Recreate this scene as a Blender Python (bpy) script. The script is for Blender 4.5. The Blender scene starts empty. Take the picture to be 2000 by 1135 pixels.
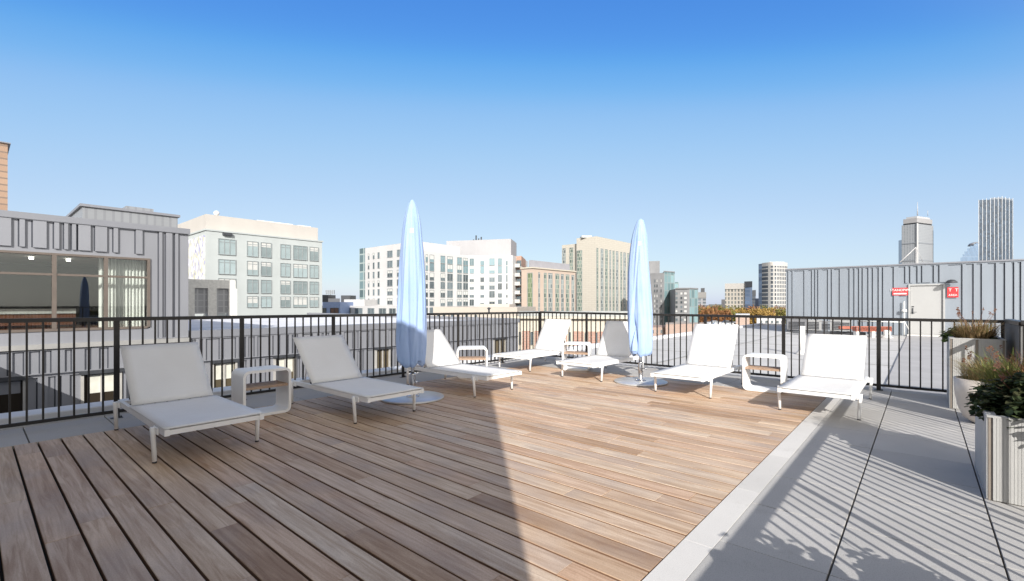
import bpy, bmesh, math, random
from mathutils import Vector, Matrix
R_ = math.radians
random.seed(11)
scene = bpy.context.scene
col = scene.collection

# ------------------------------------------------------------------ camera, sky, sun
HC = 1.22; FPX = 921.0; HZ = 592.5
YAW = math.atan(800/921.0)
cam_d = bpy.data.cameras.new('camera'); cam = bpy.data.objects.new('camera', cam_d); col.objects.link(cam)
cam.location = (0, 0, HC); cam.rotation_euler = (R_(90), 0, YAW)
cam_d.sensor_width = 36; cam_d.lens = FPX/2000*36; cam_d.shift_y = 0.0125
cam_d.clip_start = 0.05; cam_d.clip_end = 12000
scene.camera = cam
SKY_CURVES = [((0, .02), (.138, .088), (.17, .165), (.216, .315), (.381, .51), (.84, .75), (1, .86)),
              ((0, .05), (.246, .30), (.30, .435), (.381, .565), (.631, .71), (1, .88)),
              ((0, .2), (.456, .80), (.54, .87), (.658, .90), (.80, .92), (1, .97))]
SKY_FILL = 1.66
SUN_EL = math.atan(0.49); SDX, SDY = -0.7155, 0.6986      # ground direction the shadows fall in
world = bpy.data.worlds.new('World'); scene.world = world; world.use_nodes = True
wn = world.node_tree; bg = wn.nodes['Background']
sky = wn.nodes.new('ShaderNodeTexSky'); sky.sky_type = 'NISHITA'; sky.sun_disc = False
sky.sun_elevation = SUN_EL; sky.sun_rotation = math.atan2(-SDX, -SDY)
sky.altitude = 0; sky.air_density = 1.0; sky.dust_density = 0.6; sky.ozone_density = 3.0
# grade of the sky colour: deep clear blue away from the sun, paler and more neutral on the sun's side
SK = 0.132
def wnode(t, **kw):
    n = wn.nodes.new(t)
    for k_, v_ in kw.items(): setattr(n, k_, v_)
    return n
sc_ = wnode('ShaderNodeVectorMath', operation='SCALE'); sc_.inputs[3].default_value = SK; wn.links.new(sky.outputs[0], sc_.inputs[0])
cv_ = wnode('ShaderNodeRGBCurve'); cv_.mapping.extend = 'EXTRAPOLATED'; cv_.mapping.use_clip = False
for ch_, pts_ in enumerate(SKY_CURVES):
    cu_ = cv_.mapping.curves[ch_]
    cu_.points[0].location = pts_[0]; cu_.points[1].location = pts_[-1]
    for p_ in pts_[1:-1]: cu_.points.new(*p_)
    for p_ in cu_.points: p_.handle_type = 'AUTO_CLAMPED'
cv_.mapping.update()
wn.links.new(sc_.outputs[0], cv_.inputs['Color'])
tc_ = wnode('ShaderNodeTexCoord'); dt_ = wnode('ShaderNodeVectorMath', operation='DOT_PRODUCT')
dt_.inputs[1].default_value = (-SDX*math.cos(SUN_EL), -SDY*math.cos(SUN_EL), math.sin(SUN_EL)); wn.links.new(tc_.outputs['Generated'], dt_.inputs[0])
mr_ = wnode('ShaderNodeMapRange', interpolation_type='SMOOTHSTEP'); mr_.inputs[1].default_value = -.42; mr_.inputs[2].default_value = .25; wn.links.new(dt_.outputs['Value'], mr_.inputs[0])
hs_ = wnode('ShaderNodeHueSaturation'); hs_.inputs['Saturation'].default_value = .12; hs_.inputs['Value'].default_value = SKY_FILL; wn.links.new(sc_.outputs[0], hs_.inputs['Color'])
mx_ = wnode('ShaderNodeMix', data_type='RGBA'); mx_.clamp_factor = True
wm_ = wnode('ShaderNodeVectorMath', operation='MULTIPLY'); wm_.inputs[1].default_value = (1.06, 1.0, .92); wn.links.new(hs_.outputs[0], wm_.inputs[0])
wn.links.new(mr_.outputs[0], mx_.inputs[0]); wn.links.new(cv_.outputs[0], mx_.inputs[6]); wn.links.new(wm_.outputs[0], mx_.inputs[7])
us_ = wnode('ShaderNodeVectorMath', operation='SCALE'); us_.inputs[3].default_value = 1/SK; wn.links.new(mx_.outputs[2], us_.inputs[0])
wn.links.new(us_.outputs[0], bg.inputs[0]); bg.inputs[1].default_value = 0.10
sl = bpy.data.lights.new('sun', 'SUN'); sl.energy = 4.6; sl.angle = R_(0.4); sl.color = (1.0, 0.95, 0.885)
so = bpy.data.objects.new('sun', sl); col.objects.link(so)
so.rotation_euler = Vector((SDX*math.cos(SUN_EL), SDY*math.cos(SUN_EL), -math.sin(SUN_EL))).to_track_quat('-Z', 'Y').to_euler()
so.location = (20, -20, 40)
scene.view_settings.view_transform = 'Standard'; scene.view_settings.look = 'None'
scene.view_settings.gamma = 1; scene.view_settings.exposure = 0.4
scene.render.engine = 'CYCLES'

# ------------------------------------------------------------------ measuring helpers (pixels of the 2000 px photo -> metres)
FW = (-math.sin(YAW), math.cos(YAW)); RT = (math.cos(YAW), math.sin(YAW))
def at(px, d):
    k = (px-1000)/FPX
    return Vector((d*(FW[0]+k*RT[0]), d*(FW[1]+k*RT[1]), 0))
def dep(p): return p[0]*FW[0]+p[1]*FW[1]
def zof(p, y): return HC+(HZ-y)/FPX*dep(p)
def on_line(px, P, u):           # the ray of px meets the line P + s u
    k = (px-1000)/FPX; rx, ry = FW[0]+k*RT[0], FW[1]+k*RT[1]
    det = rx*(-u[1])+u[0]*ry
    d = (P[0]*(-u[1])+u[0]*P[1])/det
    return Vector((d*rx, d*ry, 0))

# ------------------------------------------------------------------ mesh builder
class MB:
    def __init__(s): s.v = []; s.f = []; s.m = []; s.sm = []
    def face(s, pts, m=0, smooth=False):
        b = len(s.v); s.v += [tuple(p) for p in pts]; s.f.append(tuple(range(b, b+len(pts)))); s.m.append(m); s.sm.append(smooth)
    def box(s, x0, x1, y0, y1, z0, z1, m=0, M=None):
        if x0 > x1: x0, x1 = x1, x0
        if y0 > y1: y0, y1 = y1, y0
        if z0 > z1: z0, z1 = z1, z0
        c = [Vector(p) for p in ((x0,y0,z0),(x1,y0,z0),(x1,y1,z0),(x0,y1,z0),(x0,y0,z1),(x1,y0,z1),(x1,y1,z1),(x0,y1,z1))]
        if M is not None: c = [M @ p for p in c]
        b = len(s.v); s.v += [tuple(p) for p in c]
        for q in ((3,2,1,0),(4,5,6,7),(0,1,5,4),(1,2,6,5),(2,3,7,6),(3,0,4,7)):
            s.f.append(tuple(b+i for i in q)); s.m.append(m); s.sm.append(False)
        return s
    def cbox(s, x0, x1, y0, y1, z0, z1, c, m=0, m2=None, cx=None):
        d = c if cx is None else cx   # box with chamfered top edges
        b = len(s.v)
        s.v += [(x0,y0,z0),(x1,y0,z0),(x1,y1,z0),(x0,y1,z0),(x0,y0,z1-c),(x1,y0,z1-c),(x1,y1,z1-c),(x0,y1,z1-c),
                (x0+d,y0+c,z1),(x1-d,y0+c,z1),(x1-d,y1-c,z1),(x0+d,y1-c,z1)]
        for k_, q in enumerate(((3,2,1,0),(8,9,10,11),(0,1,5,4),(1,2,6,5),(2,3,7,6),(3,0,4,7),(4,5,9,8),(5,6,10,9),(6,7,11,10),(7,4,8,11))):
            s.f.append(tuple(b+i for i in q)); s.m.append(m2 if (m2 is not None and 2 <= k_ <= 5) else m); s.sm.append(False)
        return s
    def prism(s, poly, z0, z1, m=0, mt=None):
        n = len(poly); a = sum(poly[i][0]*poly[(i+1)%n][1]-poly[(i+1)%n][0]*poly[i][1] for i in range(n))
        if a < 0: poly = poly[::-1]
        b = len(s.v)
        s.v += [(p[0], p[1], z0) for p in poly]+[(p[0], p[1], z1) for p in poly]
        s.f.append(tuple(b+i for i in range(n))[::-1]); s.m.append(m); s.sm.append(False)
        s.f.append(tuple(b+n+i for i in range(n))); s.m.append(m if mt is None else mt); s.sm.append(False)
        for i in range(n):
            j = (i+1) % n; s.f.append((b+i, b+j, b+n+j, b+n+i)); s.m.append(m); s.sm.append(False)
        return s
    def rings(s, rings, m=0, smooth=True, cap=True, closed=True):
        b = len(s.v); n = len(rings[0])
        for r in rings: s.v += [tuple(p) for p in r]
        for i in range(len(rings)-1):
            for j in range(n if closed else n-1):
                k = (j+1) % n
                s.f.append((b+i*n+j, b+i*n+k, b+(i+1)*n+k, b+(i+1)*n+j)); s.m.append(m); s.sm.append(smooth)
        if cap:
            s.f.append(tuple(b+j for j in range(n))[::-1]); s.m.append(m); s.sm.append(False)
            e = b+(len(rings)-1)*n; s.f.append(tuple(e+j for j in range(n))); s.m.append(m); s.sm.append(False)
        return s
    def tube(s, pts, r, n=8, m=0, smooth=True):
        pts = [Vector(p) for p in pts]; rr = r if isinstance(r, (list, tuple)) else [r]*len(pts)
        out = []
        for i, p in enumerate(pts):
            d = (pts[min(i+1, len(pts)-1)]-pts[max(i-1, 0)]).normalized()
            a = d.cross(Vector((0, 0, 1)) if abs(d.z) < .9 else Vector((1, 0, 0))).normalized(); b2 = a.cross(d)
            out.append([p+(a*math.cos(t)+b2*math.sin(t))*rr[i] for t in [2*math.pi*k/n for k in range(n)]][::-1])
        return s.rings(out, m, smooth)
    def lathe(s, prof, cx=0, cy=0, n=32, m=0, smooth=True, fn=None, cap=True):
        out = []
        for (r, z) in prof:
            ring = []
            for k in range(n):
                t = 2*math.pi*k/n; q = r*(fn(t, z) if fn else 1)
                ring.append((cx+q*math.cos(t), cy+q*math.sin(t), z))
            out.append(ring)
        return s.rings(out, m, smooth, cap)
    def build(s, name, mats, parent=None, loc=None, rz=None):
        me = bpy.data.meshes.new(name); me.from_pydata(s.v, [], s.f)
        if not isinstance(mats, (list, tuple)): mats = [mats]
        for mm in mats: me.materials.append(mm)
        me.polygons.foreach_set('material_index', s.m); me.polygons.foreach_set('use_smooth', s.sm); me.update()
        o = bpy.data.objects.new(name, me); col.objects.link(o)
        if parent: o.parent = parent
        if loc is not None: o.location = loc
        if rz is not None: o.rotation_euler.z = rz
        return o
def tag(o, label=None, cat=None, group=None, kind=None):
    if label: o['label'] = label
    if cat: o['category'] = cat
    if group: o['group'] = group
    if kind: o['kind'] = kind
    return o
def empty(name, label, cat, loc=(0, 0, 0), rz=0, group=None):
    o = bpy.data.objects.new(name, None); col.objects.link(o); o.empty_display_size = .2
    o.location = loc; o.rotation_euler.z = rz
    return tag(o, label, cat, group)
KIDS = {}
def copy_tree(o, parent=None):
    c = o.copy(); col.objects.link(c); c.parent = parent
    for ch in [x for x in bpy.data.objects if x.parent == o]: copy_tree(ch, c)
    return c

# ------------------------------------------------------------------ materials
def new_mat(name):
    m = bpy.data.materials.new(name); m.use_nodes = True
    nt = m.node_tree; return m, nt, nt.nodes['Principled BSDF']
def ramp(nt, fac, stops):
    r = nt.nodes.new('ShaderNodeValToRGB'); e = r.color_ramp.elements
    while len(e) < len(stops): e.new(0.5)
    for i, (p, c) in enumerate(stops): e[i].position = p; e[i].color = (*c, 1)
    nt.links.new(fac, r.inputs[0]); return r.outputs[0]
def node(nt, t, **kw):
    n = nt.nodes.new(t)
    for k, v in kw.items(): setattr(n, k, v)
    return n
def mixc(nt, a, b, fac, mode='MIX'):
    n = node(nt, 'ShaderNodeMix', data_type='RGBA', blend_type=mode)
    for i, v in ((0, fac), (6, a), (7, b)):
        if hasattr(v, 'links'): nt.links.new(v, n.inputs[i])
        elif isinstance(v, tuple): n.inputs[i].default_value = (*v, 1)
        else: n.inputs[i].default_value = v
    return n.outputs[2]
def noise(nt, scale, detail=4, vec=None, rough=.55, dist=0):
    n = node(nt, 'ShaderNodeTexNoise'); n.inputs['Scale'].default_value = scale; n.inputs['Detail'].default_value = detail
    n.inputs['Roughness'].default_value = rough; n.inputs['Distortion'].default_value = dist
    if vec is not None: nt.links.new(vec, n.inputs['Vector'])
    return n.outputs[0]
def objco(nt): return node(nt, 'ShaderNodeTexCoord').outputs['Object']
def bump(nt, bsdf, h, strength=.2, dist=.01):
    b = node(nt, 'ShaderNodeBump'); b.inputs['Strength'].default_value = strength; b.inputs['Distance'].default_value = dist
    nt.links.new(h, b.inputs['Height']); nt.links.new(b.outputs[0], bsdf.inputs['Normal'])
def plain(name, c, rough=.6, metal=0, var=.12, scale=3, bmp=0, spec=.5, detail=4):
    m, nt, b = new_mat(name); co = objco(nt); n = noise(nt, scale, detail, co)
    lo = tuple(x*(1-var) for x in c); hi = tuple(min(1, x*(1+var)) for x in c)
    nt.links.new(ramp(nt, n, [(.3, lo), (.7, hi)]), b.inputs['Base Color'])
    b.inputs['Roughness'].default_value = rough; b.inputs['Metallic'].default_value = metal
    b.inputs['Specular IOR Level'].default_value = spec
    if bmp: bump(nt, b, noise(nt, scale*12, 4, co), bmp)
    return m
def streaky(name, c, rough=.5, metal=0, var=.12, sc=(3, 3, .3)):   # weather streaks down a wall
    m, nt, b = new_mat(name); co = objco(nt)
    mp = node(nt, 'ShaderNodeMapping'); mp.inputs['Scale'].default_value = sc; nt.links.new(co, mp.inputs[0])
    n = noise(nt, 1, 5, mp.outputs[0]); n2 = noise(nt, .4, 2, co)
    mx = node(nt, 'ShaderNodeMath', operation='ADD'); nt.links.new(n, mx.inputs[0]); nt.links.new(n2, mx.inputs[1])
    hf = node(nt, 'ShaderNodeMath', operation='MULTIPLY'); nt.links.new(mx.outputs[0], hf.inputs[0]); hf.inputs[1].default_value = .5
    nt.links.new(ramp(nt, hf.outputs[0], [(.35, tuple(x*(1-var) for x in c)), (.65, tuple(x*(1+var) for x in c))]), b.inputs['Base Color'])
    b.inputs['Roughness'].default_value = rough; b.inputs['Metallic'].default_value = metal
    return m
def wood_mat(name, cols, axis=0, rough=.62):
    m, nt, b = new_mat(name); co = objco(nt)
    geo = node(nt, 'ShaderNodeNewGeometry'); rnd = geo.outputs['Random Per Island']
    off = node(nt, 'ShaderNodeCombineXYZ'); ml = node(nt, 'ShaderNodeMath', operation='MULTIPLY'); ml.inputs[1].default_value = 61
    nt.links.new(rnd, ml.inputs[0])
    for i in range(3): nt.links.new(ml.outputs[0], off.inputs[i])
    ad = node(nt, 'ShaderNodeVectorMath', operation='ADD'); nt.links.new(co, ad.inputs[0]); nt.links.new(off.outputs[0], ad.inputs[1])
    mp = node(nt, 'ShaderNodeMapping'); s = [26, 26, 26]; s[axis] = 1.6; mp.inputs['Scale'].default_value = s; nt.links.new(ad.outputs[0], mp.inputs[0])
    grain = noise(nt, 1, 6, mp.outputs[0], .62, 1.2)
    mp2 = node(nt, 'ShaderNodeMapping'); s2 = [7, 7, 7]; s2[axis] = .9; mp2.inputs['Scale'].default_value = s2; nt.links.new(ad.outputs[0], mp2.inputs[0])
    wv = node(nt, 'ShaderNodeTexWave', wave_type='RINGS', rings_direction='Y'); wv.inputs['Scale'].default_value = .8
    wv.inputs['Distortion'].default_value = 7; wv.inputs['Detail'].default_value = 3; wv.inputs['Detail Scale'].default_value = .9
    nt.links.new(mp2.outputs[0], wv.inputs['Vector'])
    base = ramp(nt, rnd, cols)
    c1 = mixc(nt, base, (.66, .58, .51), ramp(nt, grain, [(.34, (1, 1, 1)), (.62, (0, 0, 0))]), 'MULTIPLY')
    c2 = mixc(nt, c1, (.80, .74, .68), ramp(nt, wv.outputs[0], [(.0, (.75,)*3), (.5, (0, 0, 0))]), 'MULTIPLY')
    patch = noise(nt, 1.7, 4, ad.outputs[0])
    c3 = mixc(nt, c2, (.40, .33, .29), ramp(nt, patch, [(.48, (0, 0, 0)), (.72, (.6,)*3)]))
    fine = noise(nt, 140, 3, co)
    c4 = mixc(nt, c3, (.8, .78, .76), ramp(nt, fine, [(.35, (.7,)*3), (.6, (0, 0, 0))]), 'MULTIPLY')
    nt.links.new(c4, b.inputs['Base Color']); b.inputs['Roughness'].default_value = rough
    b.inputs['Specular IOR Level'].default_value = .35
    bump(nt, b, grain, .25, .004)
    return m
def concrete(name, c, var=.1, speck=.5, rough=.85):
    m, nt, b = new_mat(name); co = objco(nt)
    geo = node(nt, 'ShaderNodeNewGeometry')
    isl = ramp(nt, geo.outputs['Random Per Island'], [(0, tuple(x*.94 for x in c)), (1, tuple(x*1.06 for x in c))])
    big = noise(nt, 1.3, 5, co); fine = noise(nt, 190, 2, co)
    c1 = mixc(nt, isl, (.78, .78, .78), ramp(nt, big, [(.4, (.45,)*3), (.65, (0, 0, 0))]), 'MULTIPLY')
    c2 = mixc(nt, c1, (.62, .62, .62), ramp(nt, fine, [(.38, (speck,)*3), (.5, (0, 0, 0))]), 'MULTIPLY')
    st = noise(nt, 3.7, 6, co, .7); c3 = mixc(nt, c2, (.7, .68, .64), ramp(nt, st, [(.58, (0, 0, 0)), (.72, (.5,)*3)]), 'MULTIPLY')
    nt.links.new(c3, b.inputs['Base Color']); b.inputs['Roughness'].default_value = rough
    bump(nt, b, fine, .25, .003)
    return m
def glass_mat(name, c, rough=.06, var=.5, scale=.4, spec=.9):
    m, nt, b = new_mat(name); co = objco(nt); oi = node(nt, 'ShaderNodeObjectInfo')
    n = noise(nt, scale, 2, co)
    ad = node(nt, 'ShaderNodeMath', operation='ADD'); nt.links.new(n, ad.inputs[0]); nt.links.new(oi.outputs['Random'], ad.inputs[1])
    hf = node(nt, 'ShaderNodeMath', operation='MULTIPLY'); hf.inputs[1].default_value = .5; nt.links.new(ad.outputs[0], hf.inputs[0])
    nt.links.new(ramp(nt, hf.outputs[0], [(.25, tuple(x*(1-var) for x in c)), (.75, tuple(min(1, x*(1+var)) for x in c))]), b.inputs['Base Color'])
    b.inputs['Roughness'].default_value = rough; b.inputs['Specular IOR Level'].default_value = spec
    return m
def clear_glass(name, tint=(.75, .82, .80), refl=.3):
    m, nt, b = new_mat(name)
    tr = node(nt, 'ShaderNodeBsdfTransparent'); tr.inputs[0].default_value = (*tint, 1)
    gl = node(nt, 'ShaderNodeBsdfGlossy'); gl.inputs['Roughness'].default_value = .01; gl.inputs[0].default_value = (.85, .9, .92, 1)
    lw = node(nt, 'ShaderNodeLayerWeight'); lw.inputs[0].default_value = .5; fr = node(nt, 'ShaderNodeMath', operation='POWER'); fr.inputs[1].default_value = 4.5; nt.links.new(lw.outputs['Facing'], fr.inputs[0])
    ad = node(nt, 'ShaderNodeMath', operation='ADD'); ad.inputs[1].default_value = refl; nt.links.new(fr.outputs[0], ad.inputs[0])
    mx = node(nt, 'ShaderNodeMixShader'); nt.links.new(ad.outputs[0], mx.inputs[0]); nt.links.new(tr.outputs[0], mx.inputs[1]); nt.links.new(gl.outputs[0], mx.inputs[2])
    nt.links.new(mx.outputs[0], nt.nodes['Material Output'].inputs[0])
    return m
def facade_grid(name, wall, glass, bw, bh, mortar, horiz=False, var=.35, off=0):
    """window bands too small to model one by one: a brick-pattern grid of panes in a wall"""
    m, nt, b = new_mat(name); geo = node(nt, 'ShaderNodeTexCoord')
    sx = node(nt, 'ShaderNodeSeparateXYZ'); nt.links.new(geo.outputs['Object'], sx.inputs[0])
    m1 = node(nt, 'ShaderNodeMath', operation='MULTIPLY'); m1.inputs[1].default_value = .755; nt.links.new(sx.outputs[0], m1.inputs[0])
    ad = node(nt, 'ShaderNodeMath', operation='MULTIPLY_ADD'); ad.inputs[1].default_value = .656; nt.links.new(sx.outputs[1], ad.inputs[0]); nt.links.new(m1.outputs[0], ad.inputs[2])
    cb = node(nt, 'ShaderNodeCombineXYZ'); nt.links.new(ad.outputs[0], cb.inputs[0]); nt.links.new(sx.outputs[2], cb.inputs[1])
    br = node(nt, 'ShaderNodeTexBrick'); br.offset = off; nt.links.new(cb.outputs[0], br.inputs['Vector'])
    br.inputs['Scale'].default_value = 1; br.inputs['Brick Width'].default_value = bw; br.inputs['Row Height'].default_value = bh
    br.inputs['Mortar Size'].default_value = mortar; br.inputs['Mortar Smooth'].default_value = 0
    br.inputs['Color1'].default_value = (*tuple(x*(1-var) for x in glass), 1); br.inputs['Color2'].default_value = (*tuple(min(1, x*(1+var)) for x in glass), 1)
    br.inputs['Mortar'].default_value = (*wall, 1); nt.links.new(br.outputs[0], b.inputs['Base Color'])
    nt.links.new(ramp(nt, br.outputs['Fac'], [(0, (.4,)*3), (1, (.75,)*3)]), b.inputs['Roughness']); b.inputs['Specular IOR Level'].default_value = .25
    return m
def brick_mat(name, c1, c2, mortar, bw=.22, bh=.075, scale=1.0):
    m, nt, b = new_mat(name); geo = node(nt, 'ShaderNodeTexCoord')
    sx = node(nt, 'ShaderNodeSeparateXYZ'); nt.links.new(geo.outputs['Object'], sx.inputs[0])
    m1 = node(nt, 'ShaderNodeMath', operation='MULTIPLY'); m1.inputs[1].default_value = .755; nt.links.new(sx.outputs[0], m1.inputs[0])
    ad = node(nt, 'ShaderNodeMath', operation='MULTIPLY_ADD'); ad.inputs[1].default_value = .656; nt.links.new(sx.outputs[1], ad.inputs[0]); nt.links.new(m1.outputs[0], ad.inputs[2])
    cb = node(nt, 'ShaderNodeCombineXYZ'); nt.links.new(ad.outputs[0], cb.inputs[0]); nt.links.new(sx.outputs[2], cb.inputs[1])
    br = node(nt, 'ShaderNodeTexBrick'); nt.links.new(cb.outputs[0], br.inputs['Vector'])
    br.inputs['Scale'].default_value = scale; br.inputs['Brick Width'].default_value = bw; br.inputs['Row Height'].default_value = bh
    br.inputs['Mortar Size'].default_value = bh*.12; br.inputs['Color1'].default_value = (*c1, 1); br.inputs['Color2'].default_value = (*c2, 1)
    br.inputs['Mortar'].default_value = (*mortar, 1); nt.links.new(br.outputs[0], b.inputs['Base Color'])
    b.inputs['Roughness'].default_value = .85
    return m
def leaf_mat(name, cols):
    m, nt, b = new_mat(name); geo = node(nt, 'ShaderNodeNewGeometry')
    n = len(cols)
    nt.links.new(ramp(nt, geo.outputs['Random Per Island'], [(i/(n-1), c) for i, c in enumerate(cols)]), b.inputs['Base Color'])
    b.inputs['Roughness'].default_value = .65; b.inputs['Specular IOR Level'].default_value = .25
    tl = node(nt, 'ShaderNodeBsdfTranslucent'); nt.links.new(b.inputs['Base Color'].links[0].from_socket, tl.inputs[0])
    mx = node(nt, 'ShaderNodeMixShader'); mx.inputs[0].default_value = .25
    nt.links.new(b.outputs[0], mx.inputs[1]); nt.links.new(tl.outputs[0], mx.inputs[2]); nt.links.new(mx.outputs[0], nt.nodes['Material Output'].inputs[0])
    return m

M = {}
M['deck'] = wood_mat('deck_wood', [(0, (.46, .315, .205)), (.1, (.62, .45, .31)), (.2, (.70, .545, .405)), (.38, (.66, .51, .39)), (.55, (.74, .59, .44)), (.72, (.68, .485, .345)), (.88, (.71, .575, .45)), (1, (.77, .64, .50))])
M['void'] = plain('painted_gap_shade', (.008, .007, .006), .9)  # near-black colour stands in for the shade down in the gaps
M['shelf'] = wood_mat('shelf_wood', [(0, (.42, .28, .18)), (1, (.52, .38, .27))], 1)
M['paver'] = concrete('paver', (.49, .48, .465))
M['kerb'] = concrete('kerb_stone', (.66, .645, .62), speck=.3)
M['coping'] = plain('coping_metal', (.62, .63, .65), .5, 0, .06, 2)
M['rail'] = plain('railing_black', (.028, .026, .025), .38, .3, .2, 20)
M['white'] = plain('white_powdercoat', (.84, .84, .83), .42, 0, .03, 5)
M['foot'] = plain('rubber', (.03, .03, .035), .7)
m, nt, b = new_mat('sling_fabric'); co = objco(nt)
ck = node(nt, 'ShaderNodeTexChecker'); ck.inputs['Scale'].default_value = 260; nt.links.new(co, ck.inputs[0])
ck.inputs[1].default_value = (.90, .90, .89, 1); ck.inputs[2].default_value = (.80, .80, .795, 1)
c = mixc(nt, ck.outputs[0], (.93, .925, .915), ramp(nt, noise(nt, 2.5, 4, co), [(.4, (.8,)*3), (.7, (0, 0, 0))]), 'MULTIPLY')
nt.links.new(c, b.inputs['Base Color']); b.inputs['Roughness'].default_value = .8; bump(nt, b, ck.outputs[1], .2, .001)
tl = node(nt, 'ShaderNodeBsdfTranslucent'); tl.inputs[0].default_value = (.8, .8, .8, 1); mx = node(nt, 'ShaderNodeMixShader'); mx.inputs[0].default_value = .1
nt.links.new(b.outputs[0], mx.inputs[1]); nt.links.new(tl.outputs[0], mx.inputs[2]); nt.links.new(mx.outputs[0], nt.nodes['Material Output'].inputs[0])
M['sling'] = m
M['steel'] = plain('brushed_steel', (.62, .63, .65), .22, 1, .08, 8)
M['plate'] = plain('base_plate_steel', (.60, .61, .62), .38, .45, .08, 6)
m, nt, b = new_mat('cover_cloth'); co = objco(nt)
nt.links.new(ramp(nt, noise(nt, 3, 5, co), [(.3, (.29, .43, .70)), (.7, (.35, .47, .74))]), b.inputs['Base Color'])
b.inputs['Roughness'].default_value = .7; b.inputs['Sheen Weight'].default_value = .1
mp = node(nt, 'ShaderNodeMapping'); mp.inputs['Scale'].default_value = (16, 16, 2.2); mp.inputs['Rotation'].default_value = (.25, .2, 0); nt.links.new(co, mp.inputs[0])
bump(nt, b, noise(nt, 1, 3, mp.outputs[0], .5, .8), .35, .02)
M['cover'] = m
M['clad'] = streaky('grey_metal_cladding', (.27, .28, .31), .42, .25, .07)
M['clad2'] = streaky('pale_metal_cladding', (.27, .305, .35), .42, .25, .06)
M['clad_trim'] = streaky('metal_trim', (.24, .25, .28), .45, .25, .05)
M['seam'] = plain('painted_shadow_joint', (.045, .05, .065), .8)  # dark colour painting shadow lines beside ribs; also the panel joint
M['membrane'] = concrete('roof_membrane', (.55, .55, .55), speck=.2)
M['membrane_w'] = plain('white_membrane', (.72, .73, .76), .7, 0, .08, .5)
M['planter'] = concrete('planter_composite', (.42, .42, .41), speck=.15, rough=.6)
M['planter_band'] = plain('planter_brown_band', (.25, .215, .18), .7, 0, .1, 6)
M['soil'] = plain('soil', (.04, .03, .02), .95, 0, .4, 30)
M['pot'] = plain('pot_glaze', (.58, .53, .48), .45, 0, .08, 6)
M['door'] = plain('door_paint', (.38, .385, .385), .5, 0, .03, 2)
M['red'] = plain('sign_red', (.62, .04, .045), .45, 0, .05, 5)
M['signwhite'] = plain('sign_white', (.82, .8, .78), .5, 0, .03, 5)
M['dark'] = plain('dark_metal', (.06, .065, .075), .5, .3, .2, 4)
M['pipe'] = plain('white_pipe', (.74, .74, .72), .5, 0, .05, 5)
M['orange'] = plain('red_oxide_paint', (.36, .115, .075), .6, 0, .15, 6)
M['glass'] = clear_glass('window_glass', (.86, .88, .87), .06)
M['glassfar'] = glass_mat('far_window_glass', (.10, .125, .14), .15, spec=.5)
M['glassteal'] = glass_mat('teal_glass', (.16, .24, .27), .15, .3, spec=.5)
M['blind'] = plain('blind', (.50, .51, .50), .8, 0, .04, 4)
M['frame'] = plain('window_frame', (.15, .125, .108), .5, .2, .08, 5)
M['curtain'] = plain('curtain', (.88, .88, .85), .9, 0, .05, 3)
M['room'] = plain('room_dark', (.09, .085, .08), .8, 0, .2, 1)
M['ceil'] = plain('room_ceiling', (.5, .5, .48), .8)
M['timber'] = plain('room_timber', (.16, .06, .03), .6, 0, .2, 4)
m, nt, b = new_mat('ceiling_spot'); b.inputs['Emission Color'].default_value = (1, .95, .85, 1); b.inputs['Emission Strength'].default_value = 9; M['lamp'] = m
M['fr_light'] = plain('pale_window_frame', (.26, .29, .30), .5)

# ------------------------------------------------------------------ ground, terrace floor
GZ = -22.0
mb = MB(); mb.face([(-4500, -3000, GZ), (5000, -3000, GZ), (5000, 6500, GZ), (-4500, 6500, GZ)])
tag(mb.build('ground', plain('city_ground', (.16, .15, .135), .9, 0, .45, .012, detail=8)), kind='structure')
DX0, DX1, DY0, DY1 = -5.88, -0.935, -1.98, 7.29
mb = MB(); y = 0.247-.1485*16+.0; rows = 0
rs = random.Random(5)
while y < DY1-.02:
    x = DX0 - rs.uniform(0, 1.6); y1 = min(y+.141, DY1)
    while x < DX1:
        L = rs.choice([.7, 1.2, 1.7, 2.1, 2.7, 3.3]); x0, x1 = max(x, DX0), min(x+L, DX1)
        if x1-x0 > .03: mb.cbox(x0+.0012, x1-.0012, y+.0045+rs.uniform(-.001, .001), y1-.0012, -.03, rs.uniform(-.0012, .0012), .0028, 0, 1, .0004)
        x += L
    y += .1485
tag(mb.build('deck', [M['deck'], plain('board_side_gap_shade', (.20, .11, .065), .8)]), kind='structure')  # board sides coloured darker to paint shade into the gaps
mb = MB(); mb.box(DX0-.0, DX1, DY0, DY1, -.10, -.034); tag(mb.build('deck_base', M['void']), kind='structure')
# kerb along the deck
mb = MB(); y = -2.1
while y < DY1: mb.cbox(DX1+.006, -.7855, y+.0015, min(y+.905, DY1), -.06, .0002, .0008); y += .9055
tag(mb.build('kerb', M['kerb']), kind='structure')
# pavers
mb = MB(); g = .0045; rp = random.Random(9)
xs = [-.787, -.3155, .292, .900]; ys = [2.535-.6096*k for k in range(7, -1, -1)]+[2.535+.6096*k for k in range(1, 10)]+[8.60]
for i in range(len(xs)-1):
    for j in range(len(ys)-1):
        mb.cbox(xs[i]+(g if i else .0035), xs[i+1]-g, ys[j]+.003, ys[j+1]-.003, -.05, rp.uniform(-.0008, .0008), .0012)
for j in range(len(ys)-1):                                   # strip left of the deck
    mb.cbox(-6.70+g, DX0-.004, ys[j]+.25+g, ys[j+1]+.25-g, -.05, rp.uniform(-.001, .001), .003)
x = DX0+.0; yb = [DY1, 7.412, 8.0216, 8.60]
while x < -.79:                                              # strip behind the deck
    x1 = min(x+.6096, -.787)
    for j in range(3): mb.cbox(x+g, x1-g, yb[j]+(.004 if j == 0 else g), yb[j+1]-g, -.05, rp.uniform(-.001, .001), .003)
    x = x1
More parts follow.
